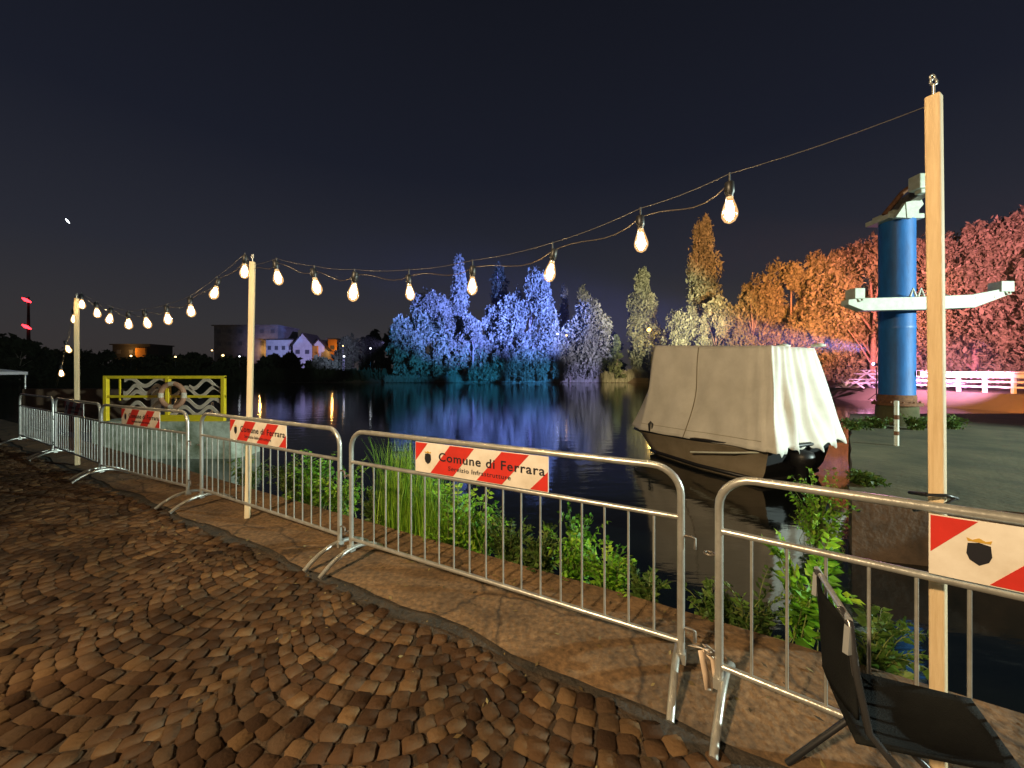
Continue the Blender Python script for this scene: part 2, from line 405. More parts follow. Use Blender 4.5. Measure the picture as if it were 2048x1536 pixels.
# far bank and right bank, one sheet of land to the horizon
M_land = mat('bank_earth', (.11, .09, .055), .95, 0, (.055, .055, .03), .25, .5, 1)
SH = [(-600, 84), (-120, 83), (-40, 81.5), (-5, 80), (24, 80), (30, 74), (31.5, 60), (30, 45), (28.8, 33), (29.6, 24), (30, 10), (34, -30)]
OUT = [(1500, -30), (1500, 2000), (-1500, 2000), (-1500, 84)]
l = MB(); n_ = len(SH)
inner = [(x + (0 if y > 79 else 1.6), y + (1.6 if y > 70 else 0), .12) for x, y in SH]
l.add([(x, y, WZ - .3) for x, y in SH] + inner, [(i, i + 1, n_ + i + 1, n_ + i) for i in range(n_ - 1)])
l.add(inner + [(x, y, .12) for x, y in OUT], [tuple(range(n_ + 4))])
tag(l.build('far_bank', M_land), kind='structure')

# pier on the right that carries the crane
p = MB(); PZ = -.12; rj = random.Random(2)
pier = [(4.45 + .60 * k + rj.uniform(-.07, .07), 5.0 + .675 * k + rj.uniform(-.05, .05)) for k in range(16)] + [(27, 15.4), (27, 3.2), (7.6, 3.9), (6.0, 4.62)]
p.prism([(x, y, -1.6) for x, y in pier], (0, 0, 1.6 + PZ)); p.mi = [1 if len(f) == 4 else 0 for f in p.f]
tag(p.build('pier', [M_conc_dark, M_wall]), 'low algae stained concrete pier under the blue crane', 'pier')

# ------------------------------------------------------------------ vegetation
def leaf_quads(C, size, rg, elong=1.6, up=None, lift=0):
    n = len(C); a = rg.normal(size=(n, 3)); a[:, 2] += lift; a /= np.linalg.norm(a, axis=1)[:, None]
    if up is not None: a = a * .6 + np.array(up)[None] * .8; a /= np.linalg.norm(a, axis=1)[:, None]
    b = rg.normal(size=(n, 3)); b -= a * (a * b).sum(1)[:, None]; b /= np.linalg.norm(b, axis=1)[:, None]
    s = size * rg.choice([.6, .9, 1.25, 2.0], n, p=[.3, .35, .25, .10])[:, None]
    a = a * s * elong * .5; b = b * s * .5
    V = np.stack([C - a, C + b * .9 - a * .1, C + a, C - b * .9 - a * .1], 1).reshape(-1, 3)
    Q = np.arange(4 * n).reshape(n, 4)
    return V, Q

M_leafs = [tint_mat('leaf_pale', [(.10, .12, .07), (.16, .18, .11), (.24, .25, .17)], .7, 0, spec=.3),
           tint_mat('leaf_dark', [(.05, .075, .03), (.085, .12, .05), (.13, .16, .08)], .7, 0, spec=.3),
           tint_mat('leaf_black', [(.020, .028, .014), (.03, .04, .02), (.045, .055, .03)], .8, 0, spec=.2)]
def tree(name, u, vtop, wpx, Y, form, label, seed, lm=0, nl=5200, leaf=.36, group=None, base=.1, cat='tree', crown_from=.08, vbase=None):
    rg = np.random.RandomState(seed); x = (u - 1024) / F * Y
    if lm == 0: nl = int(nl * 2.0); leaf *= .70
    H = CAMZ + (HOR - vtop) / F * Y - base; Wd = wpx / F * Y
    root = empty(name, (x, Y, base), 0, label, cat, group)
    C = []; br = MB()
    if form == 'poplar':
        nc = max(16, int(H * 2.6)); zz = rg.uniform(.08, .97, nc); zz.sort()
        cent = []; rad = []
        for z_ in zz:
            pr = math.sin(math.pi * min(1, (z_ * .92 + .06)) ** .85) ** .55
            a = rg.uniform(0, 6.28); q_ = rg.uniform(.2, .75) * Wd * .5 * pr
            cent.append((math.cos(a) * q_, math.sin(a) * q_, z_ * H)); rad.append((Wd * .20 * (pr + .25), H * rg.uniform(.05, .10)))
    elif form == 'conifer':
        nc = 26; zz = np.linspace(.05, .97, nc); cent = []; rad = []
        for z_ in zz:
            pr = 1 - z_; a = rg.uniform(0, 6.28); q_ = rg.uniform(.1, .7) * Wd * .5 * pr
            cent.append((math.cos(a) * q_, math.sin(a) * q_, z_ * H)); rad.append((Wd * .22 * (pr + .2), H * .06))
    else:
        nc = {'round': 40, 'bush': 24, 'loose': 40}[form]; cent = []; rad = []
        for i in range(nc):
            z_ = rg.uniform(crown_from, .96); pr = math.sin(math.pi * (z_ * .80 + .16)) ** .7
            if form == 'bush': pr = math.sin(math.pi * (z_ * .55 + .42)) ** .6
            a = rg.uniform(0, 6.28); q_ = math.sqrt(rg.uniform(.08, 1)) * Wd * .46 * pr
            k = rg.uniform(.07, .15) * (1.1 if form != 'loose' else 1.2)
            cent.append((math.cos(a) * q_, math.sin(a) * q_, z_ * H * .96)); rad.append((Wd * k, min(H * .16, Wd * k * 1.3) * rg.uniform(.8, 1.6)))
    per = nl // nc
    for c, r_ in zip(cent, rad):
        d = rg.normal(size=(per, 3)); d /= np.linalg.norm(d, axis=1)[:, None]
        # ragged clump: a few spikes
        sp = 1 + .35 * np.sin(d[:, :1] * 5 + c[0] * 3) * np.sin(d[:, 1:2] * 6 + c[2])
        rr = rg.uniform(.45, 1.08, per)[:, None] ** .6 * sp
        C.append(np.array(c)[None] + d * rr * np.array([r_[0], r_[0], r_[1]])[None])
    C = np.concatenate(C); C[:, 2] = np.maximum(C[:, 2], .15)
    V, Q = leaf_quads(C, leaf, rg, 2.1 if lm == 0 else 1.6, None, 1.3 if lm == 0 else 0)
    T = np.repeat(np.clip(rg.normal(.5, .22, len(C)), 0, 1), 4)
    np_mesh('crown', V, Q, M_leafs[lm], root, T)
    tr_ = max(.10, H * .016); top = .85 if form in ('poplar', 'conifer') else .6
    br.tube([(0, 0, -.3), (rg.normal(0, .1), 0, H * .25), (rg.normal(0, .15), rg.normal(0, .15), H * .5), (0, 0, H * top)], [tr_ * 1.25, tr_, tr_ * .6, tr_ * .2], 7)
    nl_ = 0; idx = rg.permutation(len(cent))[:20 if form == 'loose' else 12]
    for i in idx:
        c = cent[i]; z0 = max(H * .08, c[2] - H * .25 - rg.uniform(0, .1) * H)
        br.tube([(0, 0, min(z0, H * .5)), (c[0] * .45, c[1] * .45, (z0 + c[2]) / 2), c], [tr_ * .5, tr_ * .35, tr_ * .15], 5)
    br.build('trunk', M_bark, root)
    return root

G_far = 'floodlit trees on the far shore'
tree('willow', 806, 636, 70, 83, 'bush', 'low teal lit bushy tree, first of the lit trees from the left', 11, 0, 5000, .42, G_far)
tree('broadleaf_tree', 868, 596, 125, 84, 'loose', 'wide violet blue lit tree left of the tallest lit poplar spire', 12, 0, 9500, .42, G_far)
tree('poplar_tree', 917, 516, 46, 90, 'poplar', 'tallest violet lit poplar spire rising behind the blue lit trees', 13, 0, 5200, .42, G_far)
tree('poplar_tree', 1000, 536, 52, 98, 'poplar', 'dim dark poplar with violet tip between two blue lit trees', 14, 2, 4500, .42, G_far)
tree('willow', 946, 640, 84, 80, 'bush', 'feathery teal lit tree standing at the shore below the dark poplar', 15, 0, 6000, .38, G_far, base=-.3)
tree('broadleaf_tree', 1060, 545, 124, 84, 'loose', 'large bright blue lit tree with pale forked branches', 16, 0, 10500, .42, G_far)
tree('willow', 838, 672, 70, 80.5, 'bush', 'blue green lit willow at the shore, second from the left end', 31, 0, 4500, .38, G_far, base=-.3)
tree('willow', 893, 680, 66, 80.2, 'bush', 'deep blue lit willow at the shore left of the feathery teal tree', 32, 0, 4500, .38, G_far, base=-.3)
tree('broadleaf_tree', 985, 610, 60, 86, 'round', 'blue lit tree filling the gap behind the feathery teal tree', 33, 0, 5000, .42, G_far)
tree('shrub', 1000, 700, 50, 79.8, 'bush', 'blue lit shrub at the shore right of the feathery teal tree', 34, 0, 2600, .34, G_far, cat='shrub', base=-.3)
tree('shrub', 1040, 690, 66, 80, 'bush', 'green teal lit shrub at the foot of the large blue lit tree', 17, 0, 3200, .34, G_far, cat='shrub', base=-.3)
tree('shrub', 1082, 700, 40, 80, 'bush', 'small teal lit shrub at the shore right of the teal shrub', 18, 0, 2400, .34, G_far, cat='shrub', base=-.3)
tree('poplar_tree', 1128, 572, 25, 96, 'poplar', 'thin grey poplar behind and right of the large blue lit tree', 19, 0, 2600, .4, G_far)
tree('poplar_tree', 1166, 570, 34, 96, 'poplar', 'short grey poplar just behind the lavender lit tree', 20, 0, 3200, .4, G_far)
tree('birch_tree', 1172, 612, 118, 82, 'round', 'round pale lavender lit tree on the far shore', 21, 0, 9000, .42, G_far)
tree('shrub', 1106, 655, 60, 81, 'bush', 'lavender lit shrub tucked between blue tree and lavender tree', 22, 0, 3600, .38, G_far, cat='shrub')
tree('shrub', 1118, 714, 26, 79.6, 'bush', 'tiny pale green shrub at the water edge in front of lavender tree', 23, 0, 1500, .3, G_far, cat='shrub', base=-.4)
tree('shrub', 1140, 705, 34, 79.6, 'bush', 'tiny lavender shrub at the water edge', 24, 0, 1700, .3, G_far, cat='shrub', base=-.4)
tree('conifer', 1233, 672, 44, 81, 'conifer', 'dark green cone shaped conifer beside the olive lit poplar', 25, 1, 3600, .36, G_far)
tree('poplar_tree', 1282, 546, 60, 83, 'poplar', 'stout olive lit poplar with two tops left of the covered boat', 26, 0, 8500, .42, G_far)
tree('shrub', 1306, 650, 62, 80, 'bush', 'yellow green shrub beside the amber street lamp', 27, 0, 4200, .38, G_far, cat='shrub')
tree('poplar_tree', 1407, 448, 70, 72, 'poplar', 'tall orange lit poplar rising above the covered boat', 28, 0, 9000, .38, G_far)
G_right = 'orange and red floodlit trees on the right bank'
for i, (u, vt, wd, Y, fm, lb, nl) in enumerate([
    (1368, 622, 88, 68, 'round', 'small olive lit tree at the foot of the tall orange poplar', 5200),
    (1432, 590, 92, 64, 'round', 'golden brown lit tree directly behind the covered boat', 6000),
    (1506, 556, 110, 60, 'round', 'orange lit tree behind the boat, left of the first high crown', 7500),
    (1582, 520, 120, 57, 'round', 'orange lit tree above the right half of the boat cover', 9000),
    (1660, 498, 130, 54, 'round', 'rust red lit tree between boat cover and blue column', 9500),
    (1745, 486, 150, 50, 'round', 'red lit tree right behind the blue crane column', 10500),
    (1838, 470, 170, 47, 'round', 'pink red lit tree behind the tall wooden post', 11500),
    (1950, 448, 190, 44, 'round', 'large crimson lit tree right of the tall wooden post', 13000),
    (2075, 425, 230, 40, 'round', 'tallest crimson lit tree cut by the right picture edge', 13000)]):
    tree('broadleaf_tree', u, vt, wd, Y, fm, lb, 40 + i, 0, nl, .34 if Y > 50 else .30, G_right, crown_from=.02)
for i, (u, vt, wd, Y, lb) in enumerate([
    (1530, 640, 170, 63, 'brown lit undergrowth bush behind the boat cover'),
    (1650, 650, 170, 58, 'brown red undergrowth bush left of the blue column'),
    (1790, 660, 180, 52, 'dim red undergrowth bush behind the blue column'),
    (1930, 650, 190, 48, 'dim red undergrowth bush right of the wooden post')]):
    tree('shrub', u, vt, wd, Y, 'bush', lb, 60 + i, 0, 8500, .34, G_right, cat='shrub')
# unlit trees along the far left shore
G_dark = 'unlit trees along the far left shore'
dk = [(-60, 670, 150, 70, 'left picture edge'), (40, 682, 120, 75, 'below the two red mast lamps'), (120, 700, 90, 95, 'beside the left wooden post'), (205, 706, 110, 95, 'right of the left wooden post'),
      (300, 712, 110, 96, 'above the yellow railing'), (385, 708, 90, 96, 'left of the grey apartment block'), (470, 716, 90, 92, 'in front of the grey apartment block'), (560, 714, 90, 92, 'in front of the violet houses'), (575, 708, 60, 90, 'left of the gabled house'),
      (640, 716, 80, 92, 'in front of the small violet hall'), (705, 672, 70, 110, 'right of the violet houses'), (745, 664, 60, 106, 'with a small lamp before it'), (778, 668, 60, 92, 'left of the teal lit bushy tree'), (1218, 660, 60, 105, 'behind the lavender tree and the conifer')]
for i, (u, vt, wd, Y, lb) in enumerate(dk):
    tree('broadleaf_tree', u, vt, wd, Y, 'bush', 'black unlit tree ' + lb, 80 + i, 2, 3200, .6, G_dark)
# reeds
def reeds():
    rg = np.random.RandomState(5); n = 9000; x = rg.uniform(-27, 30, n); dens = .5 + .5 * np.sin(x * .9) * np.sin(x * .37 + 1)
    y = 80.2 + rg.uniform(0, 1.6, n); h = rg.uniform(.8, 2.6, n) * (.6 + .5 * dens) * np.where(x < -8, .55, 1.)
    lean = rg.normal(0, .25, (n, 2)); wd = rg.uniform(.05, .11, n); z0 = np.full(n, WZ - .05); z0 += (y - 80) * .5
    V = np.stack([np.c_[x - wd, y, z0], np.c_[x + wd, y, z0], np.c_[x + wd * .3 + lean[:, 0], y + lean[:, 1], z0 + h], np.c_[x - wd * .3 + lean[:, 0], y + lean[:, 1], z0 + h]], 1).reshape(-1, 3)
    T = np.repeat(np.clip(rg.normal(.6, .25, n), 0, 1), 4)
    tag(np_mesh('reeds', V, np.arange(4 * n).reshape(n, 4), M_leafs[0], tint=T), 'pale reeds fringing the far shore under the floodlit trees', 'reeds', kind='stuff')
    n = 5000; x = rg.uniform(-150, -26, n); y = 82 + rg.uniform(0, 2, n); h = rg.uniform(1.0, 3.2, n); lean = rg.normal(0, .5, (n, 2)); wd = rg.uniform(.2, .5, n); z0 = np.full(n, WZ)
    V = np.stack([np.c_[x - wd, y, z0], np.c_[x + wd, y, z0], np.c_[x + wd * .3 + lean[:, 0], y + lean[:, 1], z0 + h], np.c_[x - wd * .3 + lean[:, 0], y + lean[:, 1], z0 + h]], 1).reshape(-1, 3)
    tag(np_mesh('undergrowth', V, np.arange(4 * n).reshape(n, 4), M_leafs[2], tint=np.full(4 * n, .5)), 'black undergrowth along the unlit far left shore', 'undergrowth', kind='stuff')
reeds()

# ------------------------------------------------------------------ far buildings and lights
M_render = mat('grey_render', (.20, .19, .21), .9, 0, (.13, .12, .14), .6)
M_house = mat('white_render', (.62, .60, .62), .9, 0, (.50, .48, .50), .8)
M_roof = mat('dark_roof', (.05, .04, .04), .8)
M_orange = mat('orange_render', (.62, .26, .03), .9, 0, (.50, .2, .03), .8)
M_pane = mat('dark_pane', (.10, .10, .12), .3)
def building(name, u0, u1, vtop, Y, depth, wallm, label, cols=4, rows=3, gable=False, rz=0.0, lit=None, accent=None, slab=False):
    x0 = (u0 - 1024) / F * Y; x1 = (u1 - 1024) / F * Y; H = CAMZ + (HOR - vtop) / F * Y - .12; W = x1 - x0
    r = empty(name, ((x0 + x1) / 2, Y, .12), rz, label, 'building')
    m = MB()
    if gable:
        e = H * .72
        m.prism([(-W / 2, 0, 0), (W / 2, 0, 0), (W / 2, 0, e), (0, 0, H), (-W / 2, 0, e)], (0, depth, 0))
    else: m.box((0, depth / 2, H / 2), (W, depth, H)); e = H
    m.build('wall', wallm, r)
    g = MB()
    if gable:
        for s in (-1, 1):
            a = Vector((s * (W / 2 + .5), depth / 2, e - .35)); b_ = Vector((0, depth / 2, H + .18)); g.beam(a, b_, depth + .8, .18, (0, 1, 0)) if False else g.prism([a + Vector((0, -depth / 2 - .4, 0)), b_ + Vector((0, -depth / 2 - .4, 0)), b_ + Vector((0, depth / 2 + .4, 0)), a + Vector((0, depth / 2 + .4, 0))], (0, 0, .16))
    else: g.box((0, depth / 2 - .2, H + .2), (W + 1.0, depth + 1.2, .4))
    g.build('roof', M_roof if not slab else M_render, r)
    for i in range(cols):
        for j in range(rows):
            f = MB(); cx = -W / 2 + W * (i + .5) / cols; cz = e * (j + .55) / rows
            if gable and False: continue
            f.box((cx, -.05, cz), (min(1.5, W / cols * .45), .14, min(1.5, e / rows * .5)))
            wn = f.build('window', M_warmlamp if lit and (i, j) in lit else M_pane, r)
    if accent:
        for (a0, a1, z1) in accent:
            c = MB(); c.box(((a0 + a1) / 2 * W, -.35, z1 * H / 2), ((a1 - a0) * W, .7, z1 * H)); c.build('stair_tower', M_orange, r)
    return r
building('apartment_block', 428, 556, 652, 150, 14, M_render, 'grey apartment block with overhanging flat roof, half behind the middle post', 6, 4, accent=[(.62, .74, .62)], slab=True)
building('row_house', 532, 588, 680, 142, 10, M_house, 'low violet lit row house left of the gabled house', 4, 2)
building('gabled_house', 586, 624, 667, 138, 10, M_house, 'bright violet lit house with a pointed gable', 2, 2, gable=True, accent=[(.58, .84, .7)])
building('hall', 618, 656, 680, 139, 10, M_house, 'small violet lit hall with a sloped roof right of the gabled house', 3, 1, gable=True)
building('tower_house', 656, 674, 679, 141, 10, M_orange, 'narrow orange house at the right end of the violet houses', 1, 2)
building('house', 225, 300, 690, 150, 10, mat('brown_render', (.035, .03, .03), .9), 'dark house with one orange wall above the yellow railing', 3, 2, accent=[(.15, .42, .9)])
lamp('street_lamp_light', 'POINT', PX(520, 700, 147), 1100, (1, .5, .12), radius=.3)
lamp('street_lamp_light', 'POINT', PX(250, 702, 147), 900, (1, .5, .12), radius=.3)
lamp('street_lamp_light', 'POINT', PX(664, 696, 137), 700, (1, .5, .12), radius=.3)

def far_lamp(u, v, Y, m, label, r=.28, group='street lamps on the far shore', lean=0):
    p_ = PX(u, v, Y); root = empty('street_lamp', (p_.x, p_.y, .1), 0, label, 'street lamp', group)
    b_ = MB(); b_.tube([(0, 0, -.2), (0, 0, (p_.z - .1) * .7), (.05, 0, p_.z + .1)], [.09, .07, .05], 8); b_.build('pole', M_black, root)
    b_ = MB(); b_.lathe([(.02, -r * .8), (r * .8, -r * .4), (r, 0), (r * .75, r * .7), (.05, r)], (0, 0, p_.z - .1), 12); b_.build('lantern', m, root)
for u, v, Y, m, lb, r in ((262, 712, 92, M_warmlamp, 'warm lamp before the dark house above the yellow railing', .22), (351, 714, 90, M_warmlamp, 'small warm lamp above the right half of the yellow railing', .2),
    (424, 701, 92, M_warmlamp, 'dim orange lamp left of the grey apartment block', .17), (446, 711, 90, M_warmlamp, 'bright orange lamp before the grey apartment block', .27), (479, 713, 88, M_whitelamp, 'white lamp just left of the middle wooden post', .17),
    (686, 692, 100, M_warmlamp, 'orange lamp above the white lamp right of the violet houses', .16), (688, 713, 88, M_whitelamp, 'white lamp right of the violet houses', .2), (741, 697, 89, M_whitelamp, 'lone pale lamp left of the teal lit tree', .2),
    (960, 678, 79.5, M_warmlamp, 'small pale lamp glinting before the feathery teal tree', .16), (1115, 668, 79.5, M_whitelamp, 'pale lamp glinting before the lavender shrub', .17), (1133, 671, 79.5, M_amber, 'orange lamp glinting before the lavender tree', .16),
    (1298, 660, 77, M_amber, 'bright amber street lamp beside the olive lit poplar', .42)):
    far_lamp(u, v, Y, m, lb, r)
lamp('street_lamp_light', 'POINT', PX(1298, 662, 76.2), 900, (1, .6, .12), radius=.2)

# mast with two red lamps
mp_ = PX(57, 600, 260); mast = empty('chimney_mast', (mp_.x, mp_.y, .1), 0, 'dark tall mast carrying two red warning lamps, far left', 'mast')
b_ = MB(); b_.tube([(0, 0, 0), (0, 0, mp_.z + 2)], [1.2, .5], 10); b_.build('shaft', mat('dark_shaft', (.012, .011, .012), .9), mast)
for v in (601, 654):
    b_ = MB(); z_ = PX(57, v, 260).z
    b_.tube([(-2.6, -1.2, z_ + 1.3), (0, -1.4, z_), (3.0, -1.2, z_ - 1.5)], [.45, 1.1, .5], 8); b_.build('warning_lamp', M_red_lamp, mast)
ap = PX(135, 442, 150); b_ = MB(); b_.tube([ap + Vector((-.7, 0, .85)), ap, ap + Vector((.75, 0, -.85))], [.12, .26, .13], 8)
tag(b_.build('aircraft_light', M_whitelamp), 'tiny white aircraft light alone in the dark sky', 'aircraft light')

# ------------------------------------------------------------------ wooden posts
def post(base, top, w, rz, label, kink=0):
    r = empty('wooden_post', base, 0, label, 'post', 'raw wooden posts carrying the string lights')
    d = Vector(top) - Vector(base); L = d.length
    m = MB(); c, s = math.cos(rz), math.sin(rz); vs = []; N = 9
    for i in range(N):
        t_ = i / (N - 1); o = d * t_ + Vector((kink * math.sin(t_ * 3.14), 0, 0))
        for a, b2 in ((-1, -1), (1, -1), (1, 1), (-1, 1)):
            vs.append(o + Vector(((a * c - b2 * s) * w / 2, (a * s + b2 * c) * w / 2, 0)))
    fs = [(i * 4 + k, i * 4 + (k + 1) % 4, i * 4 + 4 + (k + 1) % 4, i * 4 + 4 + k) for i in range(N - 1) for k in range(4)] + [(3, 2, 1, 0), tuple((N - 1) * 4 + k for k in range(4))]
    m.add(vs, fs); tb = bevel(m.build('timber', M_wood, r), .006, 2)
    h = MB(); h.tube([d + Vector((0, 0, -.01)), d + Vector((0, 0, .045))], .005, 8)
    h.tube([d + Vector((.012 * math.cos(a), 0, .054 + .012 * math.sin(a))) for a in [i * 2 * math.pi / 12 for i in range(12)]], .004, 8, closed=True)
    h.tube([d + Vector((.009 * math.cos(a), .004, .074 + .010 * math.sin(a))) for a in [i * 2 * math.pi / 12 for i in range(12)]], .0035, 8, closed=True)
    h.build('eye_bolt', M_steel, tb)
    return Vector(top)
def at(u, s):                       # plan position from pixel column and scale (px per metre)
    return (u - 1024) / s, F / s
x, y = at(1877, 520); x2, y2 = at(1867, 520)
T1 = post((x, y, 0), (x2, y2, CAMZ + (742 - 192) / 520), .043, R(-60), 'nearest and tallest wooden post, behind the barrier with the cropped sign', .004)
x, y = at(495, 186); x2, y2 = at(505, 186)
T2 = post((x, y, 0), (x2, y2, CAMZ + (742 - 524) / 186), .050, R(20), 'middle wooden post standing behind the second nearest sign')
x, y = at(155, 119); x2, y2 = at(153, 119)
T3 = post((x, y, 0), (x2, y2, CAMZ + (742 - 596) / 119), .053, R(30), 'farthest wooden post, at the left beside the yellow railing')

# ------------------------------------------------------------------ string lights
def bulb(p, label, tilt=(0, 0), k=1.0, sc=1.2):
    r = empty('light_bulb', p, 0, label, 'light bulb', 'lit bulbs of the string lights'); r.scale = (sc,) * 3
    Mx = (Matrix.Rotation(tilt[0], 3, 'X') @ Matrix.Rotation(tilt[1], 3, 'Y'))
    s = MB(); s.lathe([(.010, .060), (.019, .055), (.021, .010), (.016, .0), (.014, -.012)], (0, 0, 0), 14, M=Mx); so_ = s.build('socket', M_black, r); s = MB(); s.tube([(0, 0, .052), (0, 0, .105 / sc)], .005, 6); s.build('hanger', M_black, so_)
    g = MB(); g.lathe([(.014, -.004), (.016, -.022), (.026, -.050), (.034, -.080), (.033, -.098), (.022, -.118), (.006, -.127)], (0, 0, 0), 20, M=Mx); gg = g.build('bulb_glass', M_env, r)
    f = MB()
    for a in range(4):
        c, s_ = math.cos(a * 1.57 + .4), math.sin(a * 1.57 + .4)
        f.tube([Mx @ Vector((.006 * c, .006 * s_, -.030)), Mx @ Vector((.015 * c, .015 * s_, -.07)), Mx @ Vector((.011 * c, .011 * s_, -.104))], [.0028 * k, .0040 * k, .0028 * k], 6)
    f.build('filament', M_filament, gg)
    o = lamp('bulb_light', 'POINT', (0, 0, 0), BULB_W, (1, .70, .34), radius=.025); o.parent = r; o.location = Mx @ Vector((0, 0, -.075))
BULB_W = 10.0
def line_t(A, B, u):
    """parameter along the plan line A-B seen at pixel column u"""
    r = (u - 1024) / F
    return (r * A.y - A.x) / ((B.x - A.x) - r * (B.y - A.y))
rgb = random.Random(4)
def span(A, B, pts, labels, cable_label, extra=None, ext=None):
    C = []
    for (u, v), lb in zip(pts, labels):
        t_ = line_t(A, B, u); q_ = A + (B - A) * t_; p_ = PX(u, v, q_.y)
        S_ = 1.05 if q_.y < 3 else 1.35; top = Vector((p_.x, p_.y, p_.z + .08 * S_))
        bulb(top, lb, (rgb.uniform(-.22, .22), rgb.uniform(-.25, .25)), k=1.7, sc=1.05 if q_.y < 3 else 1.35)
        C.append((t_, top))
    A2 = A + Vector((0, 0, -.03)); B2 = B + Vector((0, 0, -.03))
    nodes = [A2] + [c[1] + Vector((0, 0, .10)) for c in C] + [B2]
    main = []
    for i in range(len(nodes) - 1):                                   # taut carrier wire
        a, b_ = nodes[i], nodes[i + 1]
        for k in range(6): main.append(a.lerp(b_, k / 6) + Vector((0, 0, -.012 * math.sin(math.pi * k / 6))))
    main.append(nodes[-1])
    r = empty('light_cable', A2, 0, cable_label, 'cable', 'cables of the string lights')
    m = MB(); m.tube([p - A2 for p in main], .0017, 6); m.build('carrier_wire', mat('dull_wire', (.10, .09, .08), .5, .3), r)
    m = MB(); slack = []
    for i in range(len(nodes) - (2 if B is T1 else 1)):               # slack supply flex hanging below
        a, b_ = nodes[i] - Vector((0, 0, .045)), nodes[i + 1] - Vector((0, 0, .045))
        dr = .02 + rgb.uniform(0, .04)
        for k in range(8):
            t_ = k / 8; slack.append(a.lerp(b_, t_) + Vector((0, .01, -dr * math.sin(math.pi * t_) ** 1.0 + .02 * math.sin(6 * t_))))
    slack.append(nodes[-2 if B is T1 else -1] - Vector((0, 0, .045)))
    m.tube([p - A2 for p in slack], .0026, 6); m.build('supply_flex', mat('brown_flex', (.05, .035, .02), .45), r)
W = ['first', 'second', 'third', 'fourth', 'fifth', 'sixth', 'seventh', 'eighth', 'ninth']
span(T3, T2, [(163, 611), (193, 628), (221, 640), (257, 650), (291, 648), (334, 640), (381, 625), (434, 589), (490, 545)],
     ['%s lit bulb counted right from the farthest wooden post' % W[i] for i in range(9)], 'sagging light cable between the farthest and the middle wooden post')
span(T2, T1, [(553, 558), (629, 577), (709, 588), (818, 588), (945, 575), (1105, 547), (1281, 486), (1459, 425)],
     ['%s lit bulb counted right from the middle wooden post' % W[i] for i in range(7)] + ['nearest and largest lit bulb, last before the tall post'], 'light cable rising from the middle to the nearest wooden post')
# the string running on behind the farthest post
T4 = PX(110, 772, 9.6)
span(T3, T4, [(148, 640), (133, 700), (122, 748)], ['upper bulb of the string hanging left of the farthest post', 'middle bulb of the string hanging left of the farthest post', 'lowest bulb of the string hanging left of the farthest post'],
     'light cable dropping left behind the farthest wooden post')

# ------------------------------------------------------------------ crowd barriers
def arc(c, r, a0, a1, ux, uz, n=7):
    return [Vector(c) + Vector(ux) * (r * math.cos(a)) + Vector(uz) * (r * math.sin(a)) for a in [a0 + (a1 - a0) * i / n for i in range(n + 1)]]
def text_mesh(s, size, m, parent, loc, bold=.012, name='lettering', sx=1.0, mirror=False):
    cu = bpy.data.curves.new(name, 'FONT'); cu.body = s; cu.size = size; cu.offset = bold * size; cu.extrude = .0006; cu.space_character = 1.12
    o = bpy.data.objects.new(name, cu); COL.objects.link(o)
    bpy.context.view_layer.update()
    me = bpy.data.meshes.new_from_object(o.evaluated_get(bpy.context.evaluated_depsgraph_get()))
    bpy.data.objects.remove(o); me.materials.clear(); me.materials.append(m)
    t_ = bpy.data.objects.new(name, me); COL.objects.link(t_); t_.parent = parent
    t_.location = loc; t_.rotation_euler = (R(90), 0, 0); t_.scale = (sx, 1, 1); return t_
def clip_poly(P, x0, x1):
    for lim, sg in ((x0, 1), (x1, -1)):
        out = []
        for i in range(len(P)):
            a, b_ = P[i], P[(i + 1) % len(P)]; ia = (a[0] - lim) * sg >= 0; ib = (b_[0] - lim) * sg >= 0
            if ia: out.append(a)
            if ia != ib:
                t_ = (lim - a[0]) / (b_[0] - a[0]); out.append((lim, a[1] + t_ * (b_[1] - a[1])))
        P = out
        if not P: return P
    return P
def make_sign(L, x0, text=True, dim=False):
    """warning board between the top and middle rails, hung on the camera side"""
    r = empty('warning_board', (0, 0, 0), 0)
    w, h = 1.05, .215; z0 = .852; y = -.024
    m = MB(); m.box((x0 + w / 2, y, z0 + h / 2), (w, .004, h)); m.build('plate', M_sign_white, r)
    for k, (t0, b0, wd) in enumerate(((-.08, -.25, .19), (.30, .135, .19), (.692, .508, .185), (1.08, .884, .2))):
        P = clip_poly([((t0) * w, h), ((b0) * w, 0), ((b0 + wd) * w, 0), ((t0 + wd) * w, h)], .004, w - .004)
        P = [(a, min(max(b_, .004), h - .004)) for a, b_ in P]
        if len(P) < 3: continue
        q = MB(); q.prism([(x0 + a, y - .0022, z0 + b_) for a, b_ in P], (0, -.0015, 0)); q.build('red_stripe', M_sign_red, r)
    ex, ez = x0 + .118, z0 + .098
    q = MB(); q.prism([(ex + a, y - .003, ez + b_) for a, b_ in ((-.026, .036), (0, .042), (.026, .036), (.029, .0), (.022, -.020), (.0, -.036), (-.022, -.020), (-.029, 0))][::-1], (0, -.001, 0)); cr_ = q.build('black_crest', M_ink, r)
    q = MB(); q.prism([(ex + a, y - .003, ez + .043 + b_) for a, b_ in ((-.026, 0), (.026, 0), (.029, .012), (.015, .006), (0, .015), (-.015, .006), (-.029, .012))], (0, -.001, 0)); q.build('gold_crown', M_gold, cr_)
    text_mesh('Comune di Ferrara', .083, M_ink, r, (x0 + .215, y - .0045, z0 + .098), .014, sx=1.12)
    text_mesh('Servizio Infrastrutture', .043, M_ink, r, (x0 + .30, y - .0045, z0 + .040), .008, sx=1.12)
    return r
